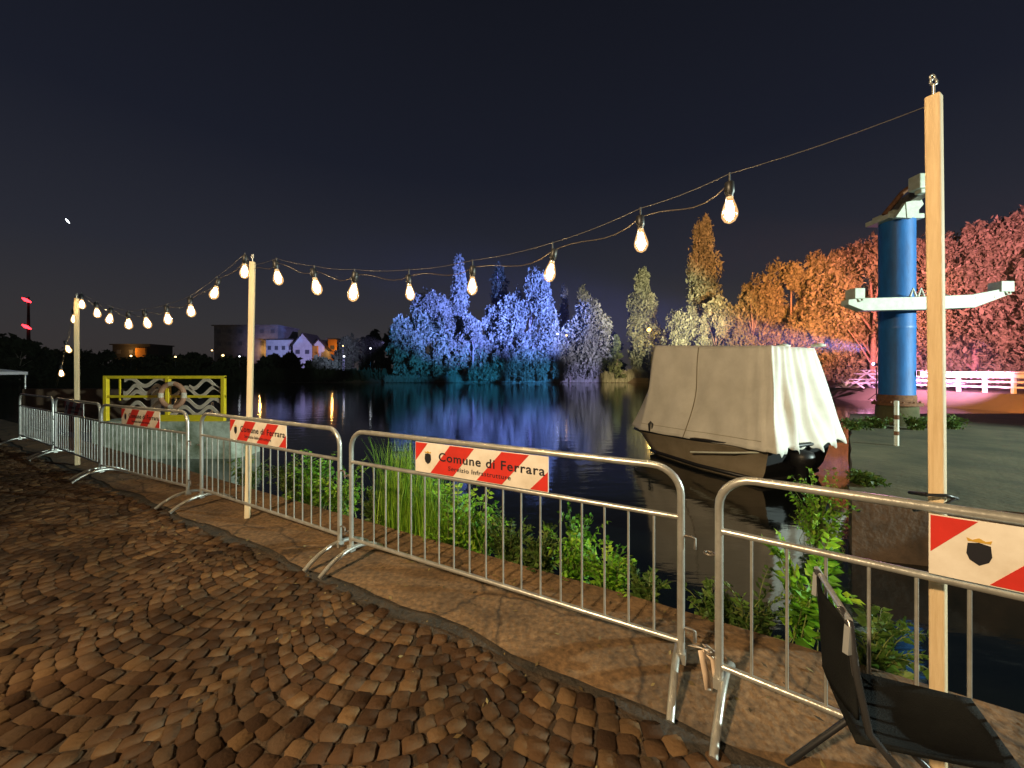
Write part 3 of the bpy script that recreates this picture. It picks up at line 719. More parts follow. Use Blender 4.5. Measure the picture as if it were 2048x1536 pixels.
def make_barrier(L):
    r = empty('crowd_barrier')
    H, zb, rt = 1.085, .195, .0185; cr = .14
    m = MB()
    pth = [Vector((rt, 0, .10))] + [Vector((rt, 0, zb))] + arc((rt + cr, 0, H - cr), cr, math.pi, math.pi / 2, (1, 0, 0), (0, 0, 1)) + arc((L - rt - cr, 0, H - cr), cr, math.pi / 2, 0, (1, 0, 0), (0, 0, 1)) + [Vector((L - rt, 0, zb)), Vector((L - rt, 0, .10))]
    m.tube(pth, rt, 14); m.build('frame', M_steel, r)
    m = MB(); m.tube([(rt * 2 - .01, 0, .83), (L - rt * 2 + .01, 0, .83)], .0145, 12); m.build('middle_rail', M_steel, r)
    m = MB(); m.tube([(rt * 2 - .01, 0, zb), (L - rt * 2 + .01, 0, zb)], .0145, 12); m.build('bottom_rail', M_steel, r)
    n = 18
    for i in range(n):
        x = rt + (L - 2 * rt) * (i + 1) / (n + 1)
        m = MB(); m.tube([(x, 0, zb + .005), (x, 0, .825)], .0062, 8, cap=False); m.build('bar', M_steel, r)
    for x, s in ((rt, 1), (L - rt, -1)):
        m = MB(); pts = []
        for k in range(15):
            t_ = -1 + 2 * k / 14; pts.append((x + s * .02, t_ * .30, .125 - .11 * abs(t_) ** 2.1))
        m.tube(pts, .0175, 12); m.box((x, 0, .118), (.045, .05, .05)); m.build('foot', M_steel, r)
    for z_ in (.27, .74):
        m = MB(); m.tube([(L - rt, 0, z_), (L + .03, 0, z_), (L + .045, 0, z_ - .005), (L + .045, 0, z_ - .06)], .007, 8)
        m.build('hook', M_steel_dark, r)
        m = MB(); m.tube([Vector((-.024 + .020 * math.cos(a), .020 * math.sin(a), z_ - .03)) for a in [i * math.pi / 6 for i in range(12)]], .006, 8, closed=True)
        m.build('ring', M_steel_dark, r)
    return r
def copy_tree(o, parent=None):
    c = o.copy(); COL.objects.link(c)
    if parent: c.parent = parent
    for ch in list(o.children): copy_tree(ch, c)
    return c
B = [((-10.7, 8.26), (-8.45, 7.00)), ((-8.33, 6.93), (-6.16, 5.69)), ((-6.06, 5.60), (-3.88, 4.56)), ((-3.66, 4.47), (-1.443, 3.21)), ((-1.344, 3.15), (.883, 1.94)), ((.96, 1.80), (2.975, .325))]
lbB = ['barrier at the left end of the row', 'barrier second from the left, behind a shaded board', 'barrier in front of the concrete block and yellow railing', 'barrier in front of the middle wooden post', 'barrier with the readable board, nearest one wholly in view', 'barrier nearest the camera, cut by the right picture edge']
protoB = make_barrier(2.5); protoS = make_sign(2.5, .742)
for i, (a, b_) in enumerate(B):
    o = protoB if i == 0 else copy_tree(protoB)
    ang = math.atan2(b_[1] - a[1], b_[0] - a[0]); L = math.hypot(b_[0] - a[0], b_[1] - a[1])
    o.location = (*a, 0); o.rotation_euler = (0, 0, ang); o.scale = (L / 2.5, 1, 1)
    tag(o, 'galvanised steel ' + lbB[i], 'barrier', 'crowd barriers along the quay edge')
lbS = [None, 'shaded red striped board on the second barrier from the left', 'distant red striped board before the yellow railing', 'red striped board in front of the middle wooden post', 'red striped board with the most readable black lettering', 'red striped board cut by the right picture edge']
for i in range(1, 6):
    a, b_ = B[i]; o = protoS if i == 1 else copy_tree(protoS); ang = math.atan2(b_[1] - a[1], b_[0] - a[0])
    o.location = (*a, 0); o.rotation_euler = (0, 0, ang)
    tag(o, lbS[i], 'warning sign', 'red and white boards on the barriers')
    if i == 5: o.location = (a[0] + math.cos(ang) * (-.05), a[1] + math.sin(ang) * (-.05), 0)

# cable tie and ribbon
tp = Vector((T1.x, T1.y, 1.11)); m = MB()
m.tube([tp + Vector((-.05, -.02, .0)), tp + Vector((0, -.045, .006)), tp + Vector((.055, -.03, -.01)), tp + Vector((.055, .045, -.02)), tp + Vector((-.05, .04, -.01)), tp + Vector((-.05, -.02, .0))], .006, 8)
m.tube([tp + Vector((.03, -.045, -.005)), tp + Vector((-.03, -.05, -.035)), tp + Vector((-.10, -.02, -.06))], .005, 8)
tag(m.build('cable_tie', M_black), 'black cable tie binding the tallest post to the barrier rail', 'cable tie')
M_ribbon = mat('plastic_ribbon', (.62, .48, .36), .5)
gx, gy = .925, 1.86; m = MB()
for w_, pts in ((.030, [(-.05, 0, .235), (-.01, -.045, .245), (.045, -.035, .225), (.03, .02, .22)]), (.034, [(-.02, -.045, .245), (-.015, -.055, .19), (.0, -.05, .13), (.005, -.06, .06)]), (.03, [(0, -.045, .245), (.03, -.06, .20), (.045, -.05, .13), (.05, -.065, .075)])):
    vs = []
    for k, p_ in enumerate(pts): vs += [(p_[0] - w_ / 2, p_[1], p_[2] + .01 * (k % 2)), (p_[0] + w_ / 2, p_[1] + .008, p_[2])]
    m.add(vs, [(2 * k, 2 * k + 1, 2 * k + 3, 2 * k + 2) for k in range(len(pts) - 1)], True)
rb = m.build('ribbon', M_ribbon, loc=(gx, gy, 0)); sm_ = rb.modifiers.new('s', 'SOLIDIFY'); sm_.thickness = .0015
tag(rb, 'torn pale ribbon knotted between the two nearest barriers', 'ribbon')

# ------------------------------------------------------------------ folding chair
M_dtube = mat('dark_metal_tube', (.10, .10, .105), .25, .7)
def chair():
    A = Vector((1.20, 1.47, .45)); Bq = Vector((1.57, 1.30, .46)); Dq = Vector((1.055, 1.165, .45)); Cq = Vector((1.43, 1.06, .46))
    c = (A + Bq + Cq + Dq) / 4
    r = empty('folding_chair', (c.x, c.y, 0), 0, 'black folding chair with grey metal tubes standing before the nearest barrier', 'chair')
    o = Vector((c.x, c.y, 0)); A -= o; Bq -= o; Cq -= o; Dq -= o
    n = 12; vs = []; m = MB()
    for i in range(n + 1):
        for j in range(n + 1):
            s, t_ = i / n, j / n; p = (A * (1 - s) + Bq * s) * (1 - t_) + (Dq * (1 - s) + Cq * s) * t_
            vs.append(p + Vector((0, 0, -.045 * math.sin(math.pi * s) * math.sin(math.pi * t_) ** .6)))
    m.add(vs, [(i * (n + 1) + j, i * (n + 1) + j + 1, (i + 1) * (n + 1) + j + 1, (i + 1) * (n + 1) + j) for i in range(n) for j in range(n)], True)
    st_ = m.build('seat', M_fabric, r); sd = st_.modifiers.new('s', 'SOLIDIFY'); sd.thickness = .012
    bt = Vector((-.012, .01, .29)); A2 = A + Vector((.0, .0, .06)); D2 = Dq + Vector((0, 0, .06)); vs = []; m = MB()
    for i in range(n + 1):
        for j in range(n + 1):
            s, t_ = i / n, j / n; p = (A2 + bt * s) * (1 - t_) + (D2 + bt * s) * t_
            vs.append(p + Vector((-.03, .01, 0)) * math.sin(math.pi * t_))
    m.add(vs, [(i * (n + 1) + j, i * (n + 1) + j + 1, (i + 1) * (n + 1) + j + 1, (i + 1) * (n + 1) + j) for i in range(n) for j in range(n)], True)
    bk = m.build('backrest', M_fabric, r); sd = bk.modifiers.new('s', 'SOLIDIFY'); sd.thickness = .010
    for P, Q in ((A, Bq), (Dq, Cq)):                                  # long tube: back top down to the front foot
        top = P + bt * 1.05 + Vector((0, 0, .05)); foot = Q + Vector((.06, -.03, -Q.z + .01)); m = MB()
        kn = P * .62 + Q * .38 + Vector((0, 0, .03)); inward = ((A + Dq) / 2 - P).normalized()
        m.tube([top + inward * .05 + Vector((-.01, 0, .012)), top, top.lerp(P + Vector((.02, 0, .05)), .5), P + Vector((.03, -.01, .03)), foot.lerp(P, .45) , foot], .011, 10); fl_ = m.build('front_leg', M_dtube, r)
        m = MB(); m.tube([Q + Vector((-.03, .01, -.01)), P.lerp(Q, .25) + Vector((0, 0, -.16)), P + Vector((-.10, .05, -P.z + .012))], .011, 10); m.build('rear_leg', M_black, r)
        m = MB(); m.beam(P + bt * .72 + Vector((-.012, 0, .05)), P + bt * .98 + Vector((.0, 0, .06)), .016, .020); m.build('tube_highlight', M_chrome, fl_)  # pale strip standing in for the highlight on the dark tube
    m = MB(); m.tube([A + bt * 1.05 + Vector((0, 0, .055)), Dq + bt * 1.05 + Vector((0, 0, .055))], .010, 10); m.build('top_rail', M_chrome, r)
    m = MB(); m.tube([Bq + Vector((.06, -.03, -.26)), Cq + Vector((.06, -.03, -.26))], .008, 8); m.build('cross_bar', M_black, r)
chair()

# ------------------------------------------------------------------ plants on the quay edge
def edge_at(x, d=.1):
    for a, b_ in zip(EDGE[:-1], EDGE[1:]):
        if a[0] <= x <= b_[0]:
            t_ = (x - a[0]) / (b_[0] - a[0]); n_ = Vector((-(b_[1] - a[1]), b_[0] - a[0])).normalized()
            return Vector((x + n_.x * d, a[1] + t_ * (b_[1] - a[1]) + n_.y * d, 0))
ML = tint_mat('weed_leaf', [(.04, .11, .008), (.10, .27, .015), (.18, .42, .025), (.32, .46, .04)], .55, 0, trans=.28, spec=.4)
ML2 = tint_mat('dark_weed_leaf', [(.02, .035, .006), (.04, .08, .012), (.07, .14, .02), (.14, .17, .04)], .6, 0, trans=.2, spec=.35)
MG = tint_mat('grass_blade', [(.08, .18, .012), (.18, .40, .025), (.34, .52, .05)], .5, 0, trans=.25, spec=.4)
M_stem = mat('green_stem', (.13, .16, .04), .7)
def frond_plant(name, loc, h, spread, nf, label, seed, leaf=.055, group='leafy weeds growing along the quay edge', pairs=7, zb=-.22, droop=.5, pin=True, lm=None):
    rg = np.random.RandomState(seed); r = empty(name, (loc.x, loc.y, zb), 0, label, 'plant', group)
    Vs = []; T = []; st_ = MB()
    for f in range(nf):
        a = rg.uniform(0, 6.28); q_ = rg.uniform(.2, 1) ** .7 * spread; hh = (h - zb) * rg.uniform(.35, 1.0)
        b0 = Vector((rg.normal(0, spread * .22), rg.normal(0, spread * .22), 0)); e = Vector((math.cos(a) * q_, math.sin(a) * q_ , hh)) ; mid = Vector((e.x * .35, e.y * .35, hh * .72))
        P = []
        for k in range(pairs + 4):
            t_ = k / (pairs + 3); p = b0 * (1 - t_) ** 2 + mid * 2 * t_ * (1 - t_) + e * t_ * t_ + Vector((0, 0, -droop * q_ * max(0, t_ - .6)))
            P.append(p)
        st_.tube(P, [.0045 * (1 - .7 * k / len(P)) for k in range(len(P))], 4, cap=False)
        tone = rg.uniform(0, 1)
        for k in range(2, len(P)):
            d = (P[k] - P[k - 1]).normalized(); side = d.cross(Vector((0, 0, 1))).normalized(); up = side.cross(d)
            for s in (-1, 1):
                L = leaf * rg.uniform(.8, 1.5) * (1.2 - .5 * k / len(P)); ld = (side * s + d * rg.uniform(.3, .9) + up * rg.normal(.05, .35)).normalized()
                if not pin: ld = Vector(rg.normal(size=3)).normalized()
                wv = ld.cross(up + Vector(rg.normal(0, .3, 3))).normalized() * L * rg.uniform(.22, .36)
                o = P[k]; Vs += [o, o + ld * L * .45 + wv + up * L * .05, o + ld * L - up * L * .12, o + ld * L * .45 - wv + up * L * .05]
                T += [min(1, max(0, tone * .6 + rg.uniform(0, .5)))] * 4
    np_mesh('leaves', Vs, np.arange(len(Vs)).reshape(-1, 4), lm or ML, r, T); st_.build('stems', M_stem, r)
def grass(loc, h, spread, n, label, seed, group='grass tufts on the quay edge'):
    rg = np.random.RandomState(seed); Vs = []; T = []; Q = []
    for i in range(n):
        a = rg.uniform(0, 6.28); q_ = rg.uniform(.1, 1) * spread; hh = (h + .2) * rg.uniform(.5, 1.05)
        b0 = Vector((rg.normal(0, spread * .32), rg.normal(0, spread * .2), 0)); e = b0 + Vector((math.cos(a) * q_, math.sin(a) * q_ * .8, hh)); mid = b0 + Vector((0, 0, hh * .7)); wv = Vector((math.sin(a), -math.cos(a), 0)) * rg.uniform(.002, .005)
        n0 = len(Vs); t0 = rg.uniform(0, 1)
        for k in range(5):
            t_ = k / 4; p = b0 * (1 - t_) ** 2 + mid * 2 * t_ * (1 - t_) + e * t_ * t_; ww = wv * (1 - t_ * .85); Vs += [p - ww, p + ww]; T += [t0] * 2
        Q += [(n0 + 2 * k, n0 + 2 * k + 1, n0 + 2 * k + 3, n0 + 2 * k + 2) for k in range(4)]
    o = np_mesh('grass_tuft', Vs, Q, MG, None, T); o.location = (loc.x, loc.y, -.2); tag(o, label, 'grass tuft', group)
grass(edge_at(-1.35, .22), .82, .32, 420, 'tall bright grass tuft left of the readable board', 1)
grass(edge_at(-1.0, .20), .80, .34, 380, 'tall bright grass tuft right beside the readable board', 2)
grass(edge_at(-.75, .12), .45, .28, 260, 'shorter grass tuft under the readable board', 3)
pl = [(-3.95, .2, .40, .30, 26, 'sparse leafy weed between the concrete block and the third barrier'), (-3.1, .28, .52, .36, 40, 'dark leafy weed just left of the middle wooden post'),
      (-2.62, .25, .62, .38, 52, 'leafy bush right beside the middle wooden post'), (-2.15, .25, .58, .36, 48, 'leafy bush under the right end of the middle board'),
      (-1.58, .2, .35, .26, 34, 'low dark weed at the foot of the tall grass'), (-.62, .15, .62, .30, 55, 'leafy weed climbing behind the readable board'),
      (-.36, .16, .50, .28, 50, 'leafy weed under the right half of the readable board'), (-.10, .14, .36, .26, 50, 'low leafy weed right of the readable board'),
      (.16, .14, .30, .24, 46, 'low weed between two taller leafy weeds'), (.42, .17, .50, .26, 60, 'upright light green weed in the middle of the nearest whole barrier'),
      (.66, .14, .30, .24, 42, 'weed near the right end of the nearest whole barrier'), (.90, .12, .22, .20, 30, 'low dark weed at the gap between the two nearest barriers'),
      (1.28, .13, .18, .20, 26, 'low dark weed left of the pinnate weed')]
for i, (x, d, h, sp, nf, lb) in enumerate(pl):
    frond_plant('leafy_weed', edge_at(x, d), h, sp, int(nf * .8), lb, 20 + i, .055 if x < -2 else .052, pin=(i % 3 != 0), lm=ML2 if i in (0, 1, 4, 7, 8, 11, 12) else ML)
frond_plant('pinnate_weed', edge_at(1.72, .35), .60, .32, 15, 'tall bright weed with pinnate leaves behind the nearest barrier', 51, .075, pairs=9, droop=.9)
frond_plant('pinnate_weed', edge_at(1.95, .20), .30, .26, 20, 'dark pinnate weed behind the chair back', 52, .06, pairs=8, droop=.7, lm=ML2)
frond_plant('leafy_weed', edge_at(1.45, .16), .34, .26, 28, 'dark leafy weed low at the edge in front of the tall pinnate weed', 54, .045, lm=ML2)
g_ = PX(1640, 985, 5.3); frond_plant('leafy_weed', Vector((g_.x, g_.y, 0)), PX(1640, 925, 5.3).z, .5, 60, 'bright bushy weed in front of the boat stern', 53, .06, zb=-.95, pin=False)
for i, (x, y, h, sp, lb) in enumerate(((10.9, 11.4, .50, .5, 'dark weed clump left of the blue column foot'), (11.7, 11.0, .62, .5, 'dark weed clump in front of the blue column foot'), (12.9, 11.2, .60, .5, 'dark weed clump right of the striped stake'), (9.9, 11.0, .50, .6, 'weed clump on the pier edge beside the boat cover'),
                                  (5.3, 5.7, .26, .30, 'small weed clump at the near corner of the pier'))):
    frond_plant('weed_clump', Vector((x, y, 0)), PZ + h * .75, sp * .8, 45, lb, 60 + i, .085, 'weed clumps on the pier', zb=PZ - .02, pin=False, lm=ML2)

# ------------------------------------------------------------------ covered boat
def boat():
    r = empty('boat', (6.0, 10.0, WZ), 0, 'moored motor boat hidden under a tall pale tarpaulin', 'boat'); O = Vector((6.0, 10.0, WZ))
    # deck outline, counterclockwise seen from above starting at near stern corner
    N = Vector((5.40, 7.95, .00)); Fs = Vector((7.62, 8.98, .05)); Nb = Vector((4.05, 11.3, -.17)); Fb = Vector((5.7, 12.5, -.08)); tip = Vector((3.92, 12.15, -.21))
    ax = (N - Nb).normalized()
    def hull_ring(z, k, tipk):
        """outline at height z shrunk towards the keel by k"""
        c = (N + Fs + Nb + Fb) / 4
        P = []
        for p in (N, (N + Fs) / 2 + Vector((.06, -.12, 0)), Fs, (Fs + Fb) / 2 + Vector((.2, .08, 0)), Fb, Fb.lerp(tip, .5) + Vector((-.02, .12, 0)), tip + (c - tip) * tipk, Nb.lerp(tip, .45) + Vector((-.03, 0, 0)), Nb, (N + Nb) / 2 + Vector((-.16, -.07, 0))):
            q = p.lerp(c, k); P.append(Vector((q.x, q.y, z if z is not None else p.z)))
        return P
    rings = [hull_ring(None, 0.0, 0), [p + Vector((0, 0, -.12)) for p in hull_ring(None, .01, .03)], [p + Vector((0, 0, -.14)) for p in hull_ring(None, .03, .05)], hull_ring(-.60, .09, .16), hull_ring(WZ + .05, .16, .24), hull_ring(WZ - .25, .3, .4)]
    n_ = len(rings[0]); m = MB()
    vs = [p - O for rg_ in rings for p in rg_]
    fs = [(i * n_ + k, i * n_ + (k + 1) % n_, (i + 1) * n_ + (k + 1) % n_, (i + 1) * n_ + k) for i in range(len(rings) - 1) for k in range(n_)]
    m.add(vs, fs, True); m.add([p - O for p in rings[0]], [tuple(range(n_))])
    tf = [k for k in range(len(m.f)) if len(m.f[k]) == 4 and (m.f[k][0] % n_) in (0, 1)]
    mt_ = MB(); mt_.v = list(m.v); mt_.f = [m.f[k] for k in tf]; mt_.sm = [False] * len(tf); mt_.mi = [0] * len(tf); us_ = sorted({q for f in mt_.f for q in f}); mt_.v = [m.v[q] for q in us_]; mt_.f = [[us_.index(q) for q in f] for f in mt_.f]
    keep = [k for k in range(len(m.f)) if k not in tf]; m.f = [m.f[k] for k in keep]; m.sm = [m.sm[k] for k in keep]; m.mi = [m.mi[k] for k in keep]
    hu = m.build('hull', [M_hull], r); mt_.build('transom', M_black, hu)
    m = MB(); m.tube([p - O + Vector((0, 0, -.05)) for p in hull_ring(None, -.002, 0)], .040, 8, closed=True); m.build('rub_rail', M_black, hu)
    m = MB(); m.tube([p - O for p in hull_ring(WZ + .09, .142, .222)], .05, 8, closed=True); m.build('waterline_stripe', M_black, hu)
    # tarpaulin lofted from the skirt to the flat top, with gathered folds at the stern corner
    TN = Vector((5.80, 8.45, 2.15)); TL = Vector((4.27, 11.25, 2.34)); TR = Vector((7.25, 9.15, 2.13)); TF = Vector((5.6, 12.0, 2.28))
    bot = [Nb + Vector((-.12, .10, -.05)), N + Vector((-.06, -.08, -.12)), Fs + Vector((.12, -.04, -.13)), Fb + Vector((0, .1, 0)), tip + Vector((0, 0, .03))]
    top = [TL, TN, TR, TF, TL.lerp(TF, .3)]
    # densify loops with matching counts per side
    cnt = [46, 60, 30, 14, 12]; LB = []; LT = []; side = []
    for i in range(5):
        a, b_ = bot[i], bot[(i + 1) % 5]; c, d = top[i], top[(i + 1) % 5]
        for k in range(cnt[i]):
            t_ = k / cnt[i]; LB.append(a.lerp(b_, t_)); LT.append(c.lerp(d, t_)); side.append((i, t_))
    K = len(LB); rows = 26; V = []; rg = random.Random(3)
    cen = (N + Fs + Nb + Fb) / 4
    for j in range(rows + 1):
        t_ = j / rows
        for i in range(K):
            b_, c = LB[i], LT[i]; p = b_.lerp(c, t_); sd, tt = side[i]
            nrm = Vector((p.x - cen.x, p.y - cen.y, 0)).normalized()
            f = 0
            if sd == 0:
                wgt = max(0, (tt - .80) / .20); f += wgt * .07 * math.sin(tt * 75 + t_ * 3)
                f += .018 * math.sin(tt * 7 + t_ * 2.2) - .07 * math.sin(math.pi * t_) * math.sin(math.pi * tt) + .018 * math.sin(t_ * 9 + tt * 16) + .012 * math.sin(tt * 31 - t_ * 6)
                f -= .02 * math.exp(-((tt - .44) / .012) ** 2)          # vertical seam
            elif sd == 1:
                f += .085 * math.sin(tt * 26 + t_ * (4 - 5 * tt)) * (.35 + .65 * math.sin(math.pi * min(1, t_ * 1.1 + .08))) * (1 - .5 * t_)
                f += .05 * math.sin(tt * 11 - t_ * 7 + 1) * (1 - t_) + .03 * math.sin(tt * 47 + 4 * t_)
            elif sd == 2: f += .05 * math.sin(tt * 20 + 3 * t_)
            hem = .06 * math.sin(i * .45) + .03 * math.sin(i * 1.3 + 1) - .04 if j == 0 and sd in (1, 2) else (.008 * math.sin(i * .4) if j == 0 else 0)
            f += .09 * (1 - t_) ** 5 + .02
            V.append(p + nrm * f + Vector((0, 0, hem + .03 * (1 - t_) ** 6 - (.05 * t_ ** 3 * math.sin(math.pi * tt) if sd in (0, 2) else .03 * t_ ** 3 * abs(math.sin(9 * tt))))))
    fs = [(j * K + i, j * K + (i + 1) % K, (j + 1) * K + (i + 1) % K, (j + 1) * K + i) for j in range(rows) for i in range(K)]
    m = MB(); m.add([p - O for p in V], fs, True)
    base = rows * K; ct = sum((V[base + i] for i in range(K)), Vector()) / K + Vector((0, 0, .05))
    m.add([V[base + i] - O for i in range(K)] + [ct - O], [(i, (i + 1) % K, K) for i in range(K)], True)
    tp_ = m.build('tarpaulin', M_tarp, r); sd_ = tp_.modifiers.new('s', 'SOLIDIFY'); sd_.thickness = .008; sd_.offset = -1
    # hem band, side seam and drawstring
    m = MB(); a = [i for i in range(K) if side[i][0] == 0]
    def bl(i, t_): return V[0 * K + i].lerp(V[rows * K + i], 0) if t_ == 0 else V[int(t_ * rows) * K + i].lerp(V[min(rows, int(t_ * rows) + 1) * K + i], t_ * rows % 1)
    for i in range(len(a) - 3):
        p, q = bl(a[i], .085), bl(a[i + 1], .085); out = Vector((-.9, -.4, 0)) * .006; m.beam(p + out - O, q + out - O, .008, .010)
    m.build('hem_seam', mat('seam_thread', (.30, .26, .18), .8), tp_)
    m = MB(); k = a[int(len(a) * .44)]
    m.tube([V[j * K + k] + Vector((-.018, -.008, 0)) - O for j in range(rows + 1)], .011, 6); m.build('side_seam', mat('seam_tape', (.20, .17, .11), .8), tp_)
    m = MB(); q = Nb.lerp(N, .06) + Vector((-.10, -.04, .14)); m.tube([q + Vector((-.03, -.02, -.16)) - O, q + Vector((-.05, -.03, .06)) - O, q + Vector((-.02, -.05, .12)) - O, q + Vector((.03, -.08, .06)) - O, q + Vector((.03, -.07, -.16)) - O], .035, 8); m.build('fairlead', M_black, r)
    m = MB(); c = N.lerp(Fs, .40) + Vector((.02, -.10, -.10))                 # outboard engine tucked below the tarpaulin
    m.lathe([(.06, -.62), (.11, -.55), (.12, -.30), (.21, -.22), (.24, -.05), (.20, .06), (.05, .10)], c + Vector((0, 0, -.15)) - O, 16); m.build('outboard_engine', M_black, r)
    m = MB(); m.tube([N.lerp(Fs, .1) + Vector((0, -.1, -.12)) - O, N.lerp(Nb, .2) + Vector((-.16, -.1, -.22)) - O, N.lerp(Nb, .5) + Vector((-.26, -.12, -.36)) - O], .022, 8); m.build('grab_line', M_white, r)
boat()
# bright folded cloth and clip on the boat roof
for u, v, Y, lb in ((1567, 684, 9.2, 'small white clamp on top of the boat tarpaulin'), (1637, 690, 9.0, 'small black and white clamp at the right top corner of the tarpaulin')):
    p_ = PX(u, v, Y); m = MB(); m.lathe([(.03, -.05), (.12, -.03), (.13, 0), (.07, .045), (.02, .05)], (0, 0, 0), 12); m.beam((-.16, 0, -.01), (.17, .02, 0), .05, .04)
    o = m.build('tarp_clamp', M_whitelamp if False else M_white); o.location = (p_.x, p_.y, 2.19); tag(o, lb, 'clamp', 'clamps on the boat tarpaulin')

# ------------------------------------------------------------------ blue crane
M_white2 = mat('chalky_paint', (.46, .50, .42), .6, 0, (.34, .37, .30), 5, .1)
def crane():
    cx, cy = 12.25, 12.1; zb = PZ
    r = empty('column_crane', (cx, cy, zb), 0, 'blue column crane with pale boom standing behind the wooden post', 'crane'); O = Vector((cx, cy, zb))
    ztop, rad = 6.30, .43
    m = MB(); m.lathe([(rad, .80), (rad, 3.0), (rad * 1.02, 3.02), (rad * 1.02, 3.10), (rad, 3.12), (rad, ztop - zb)], (0, 0, 0), 40); m.build('column', M_blue, r)
    m = MB(); m.lathe([(rad + .16, .62), (rad + .16, .70), (rad + .03, .72), (rad + .015, .92), (rad + .004, .95)], (0, 0, 0), 40)
    for k in range(12):
        a = k * math.pi / 6; m.tube([((rad + .10) * math.cos(a), (rad + .10) * math.sin(a), 0.69), ((rad + .10) * math.cos(a), (rad + .10) * math.sin(a), .76)], .025, 6)
    m.build('base_flange', M_rust, r)
    m = MB(); m.lathe([(.52, 0), (.50, .54), (.48, .62)], (0, 0, 0), 24); bevel(m.build('plinth', M_conc_dark, r), .03)
    m = MB(); m.box((.26, -.41, 1.62), (.17, .04, .16), rz=.5); m.build('rust_patch', M_rust, r)
    # slewing head and boom
    p = lambda u, v, Y: PX(u, v, Y) - O
    m = MB(); m.box(p(1788, 441, 12.1), (1.10, .8, .15)); m.box(p(1790, 432, 12.1), (.8, .7, .13)); bevel(m.build('slewing_plate', M_white2, r), .02)
    tip = p(1862, 372, 11.1); root = p(1782, 428, 12.2)
    d = (tip - root)
    m = MB(); m.beam(root + Vector((0, 0, .05)), tip, .30, .26); bo = bevel(m.build('boom', M_steel_dark, r), .015)
    m = MB(); m.prism([p(1792, 434, 11.5), p(1812, 404, 11.5), p(1843, 397, 11.5), p(1848, 408, 11.5), p(1824, 436, 11.5)], (0, .12, 0)); bevel(m.build('boom_gusset', M_white2, bo), .01)
    m = MB(); m.box(p(1842, 366, 11.0), (.42, .34, .42)); m.box(p(1842, 366, 11.0) + Vector((0, 0, -.26)), (.20, .2, .12)); bevel(m.build('boom_head', M_white2, bo), .03)
    m = MB(); m.tube([p(1768, 430, 12.0), p(1805, 385, 11.8), p(1838, 362, 11.4)], .07, 8); m.build('hydraulic_ram', M_rust, r)
    # hoist cable and hook
    hk = p(1866, 585, 11.2); m = MB(); m.tube([Vector((tip.x, tip.y, tip.z - .1)), hk + Vector((0, 0, .1))], .014, 6); hc = m.build('hoist_cable', M_black, r)
    m = MB(); m.tube([hk + Vector((0, 0, .12)), hk + Vector((.06, 0, .05)), hk + Vector((0, 0, -.02)), hk + Vector((-.05, 0, .02))], .022, 8); m.build('hook', M_black, hc)
crane()
def spreader():
    Y = 11.15; c = PX(1858, 606, Y)
    r = empty('spreader_beam', c, 0, 'pale green lifting beam hanging across the blue column', 'lifting beam')
    prof = [(1697, 599), (1728, 596), (1850, 593), (1945, 589), (2008, 577), (2016, 579), (2016, 590), (1998, 597), (1950, 615), (1850, 619), (1728, 621), (1697, 609)]
    m = MB(); m.prism([PX(u, v, Y) - c for u, v in prof], (0, .26, 0)); bevel(m.build('beam', M_white2, r), .012)
    for u, v, w, h in ((1718, 587, 20, 21), (2013, 573, 26, 21)):
        q = PX(u, v, Y) - c; s = F / Y
        m = MB(); m.box(q + Vector((0, .13, 0)), (w / s, .34, h / s)); b_ = m.build('end_block', M_white2, r); bevel(b_, .012)
        m = MB(); m.tube([q + Vector((-.06, .0, -.12)), q + Vector((.0, -.03, -.24)), q + Vector((.10, -.02, -.22)), q + Vector((.09, 0, -.14))], .02, 8); m.build('shackle', M_white2, r)
    for u0 in (1826, 1842):
        a = PX(u0 - 6, 593, Y + .1) - c; b_ = PX(u0, 577, Y + .1) - c; d = PX(u0 + 6, 593, Y + .1) - c
        m = MB(); m.tube([a, b_, d], .028, 8); m.build('lifting_lug', M_white, r)
    hk = PX(1866, 582, 11.2) - c
    for u in (1834, 1900):
        a = PX(u, 592, Y + .1) - c; m = MB(); m.tube([a, hk], .011, 6); m.build('sling', M_black, r)
    for u in (1952, 1990):
        q = PX(u, 597 if u < 1970 else 593, Y) - c; m = MB(); m.box(q + Vector((0, -.004, 0)), (.05, .008, .09)); m.build('marking', M_steel_dark, r)
spreader()
# striped stake in front of the crane
p_ = PX(1793, 890, 8.65); r_ = empty('marker_stake', (p_.x, p_.y, PZ), 0, 'thin white stake with rusty bands below the blue column', 'stake')
for k, (z0, z1, mm, rr) in enumerate(((-.02, .24, M_white, .043), (.24, .33, M_rust, .044), (.33, .60, M_white, .043), (.60, .70, M_rust, .044), (.70, 1.02, M_white, .043))):
    m = MB(); m.tube([(0, 0, z0), (0, 0, z1)], rr, 14); m.build('band', mm, r_)

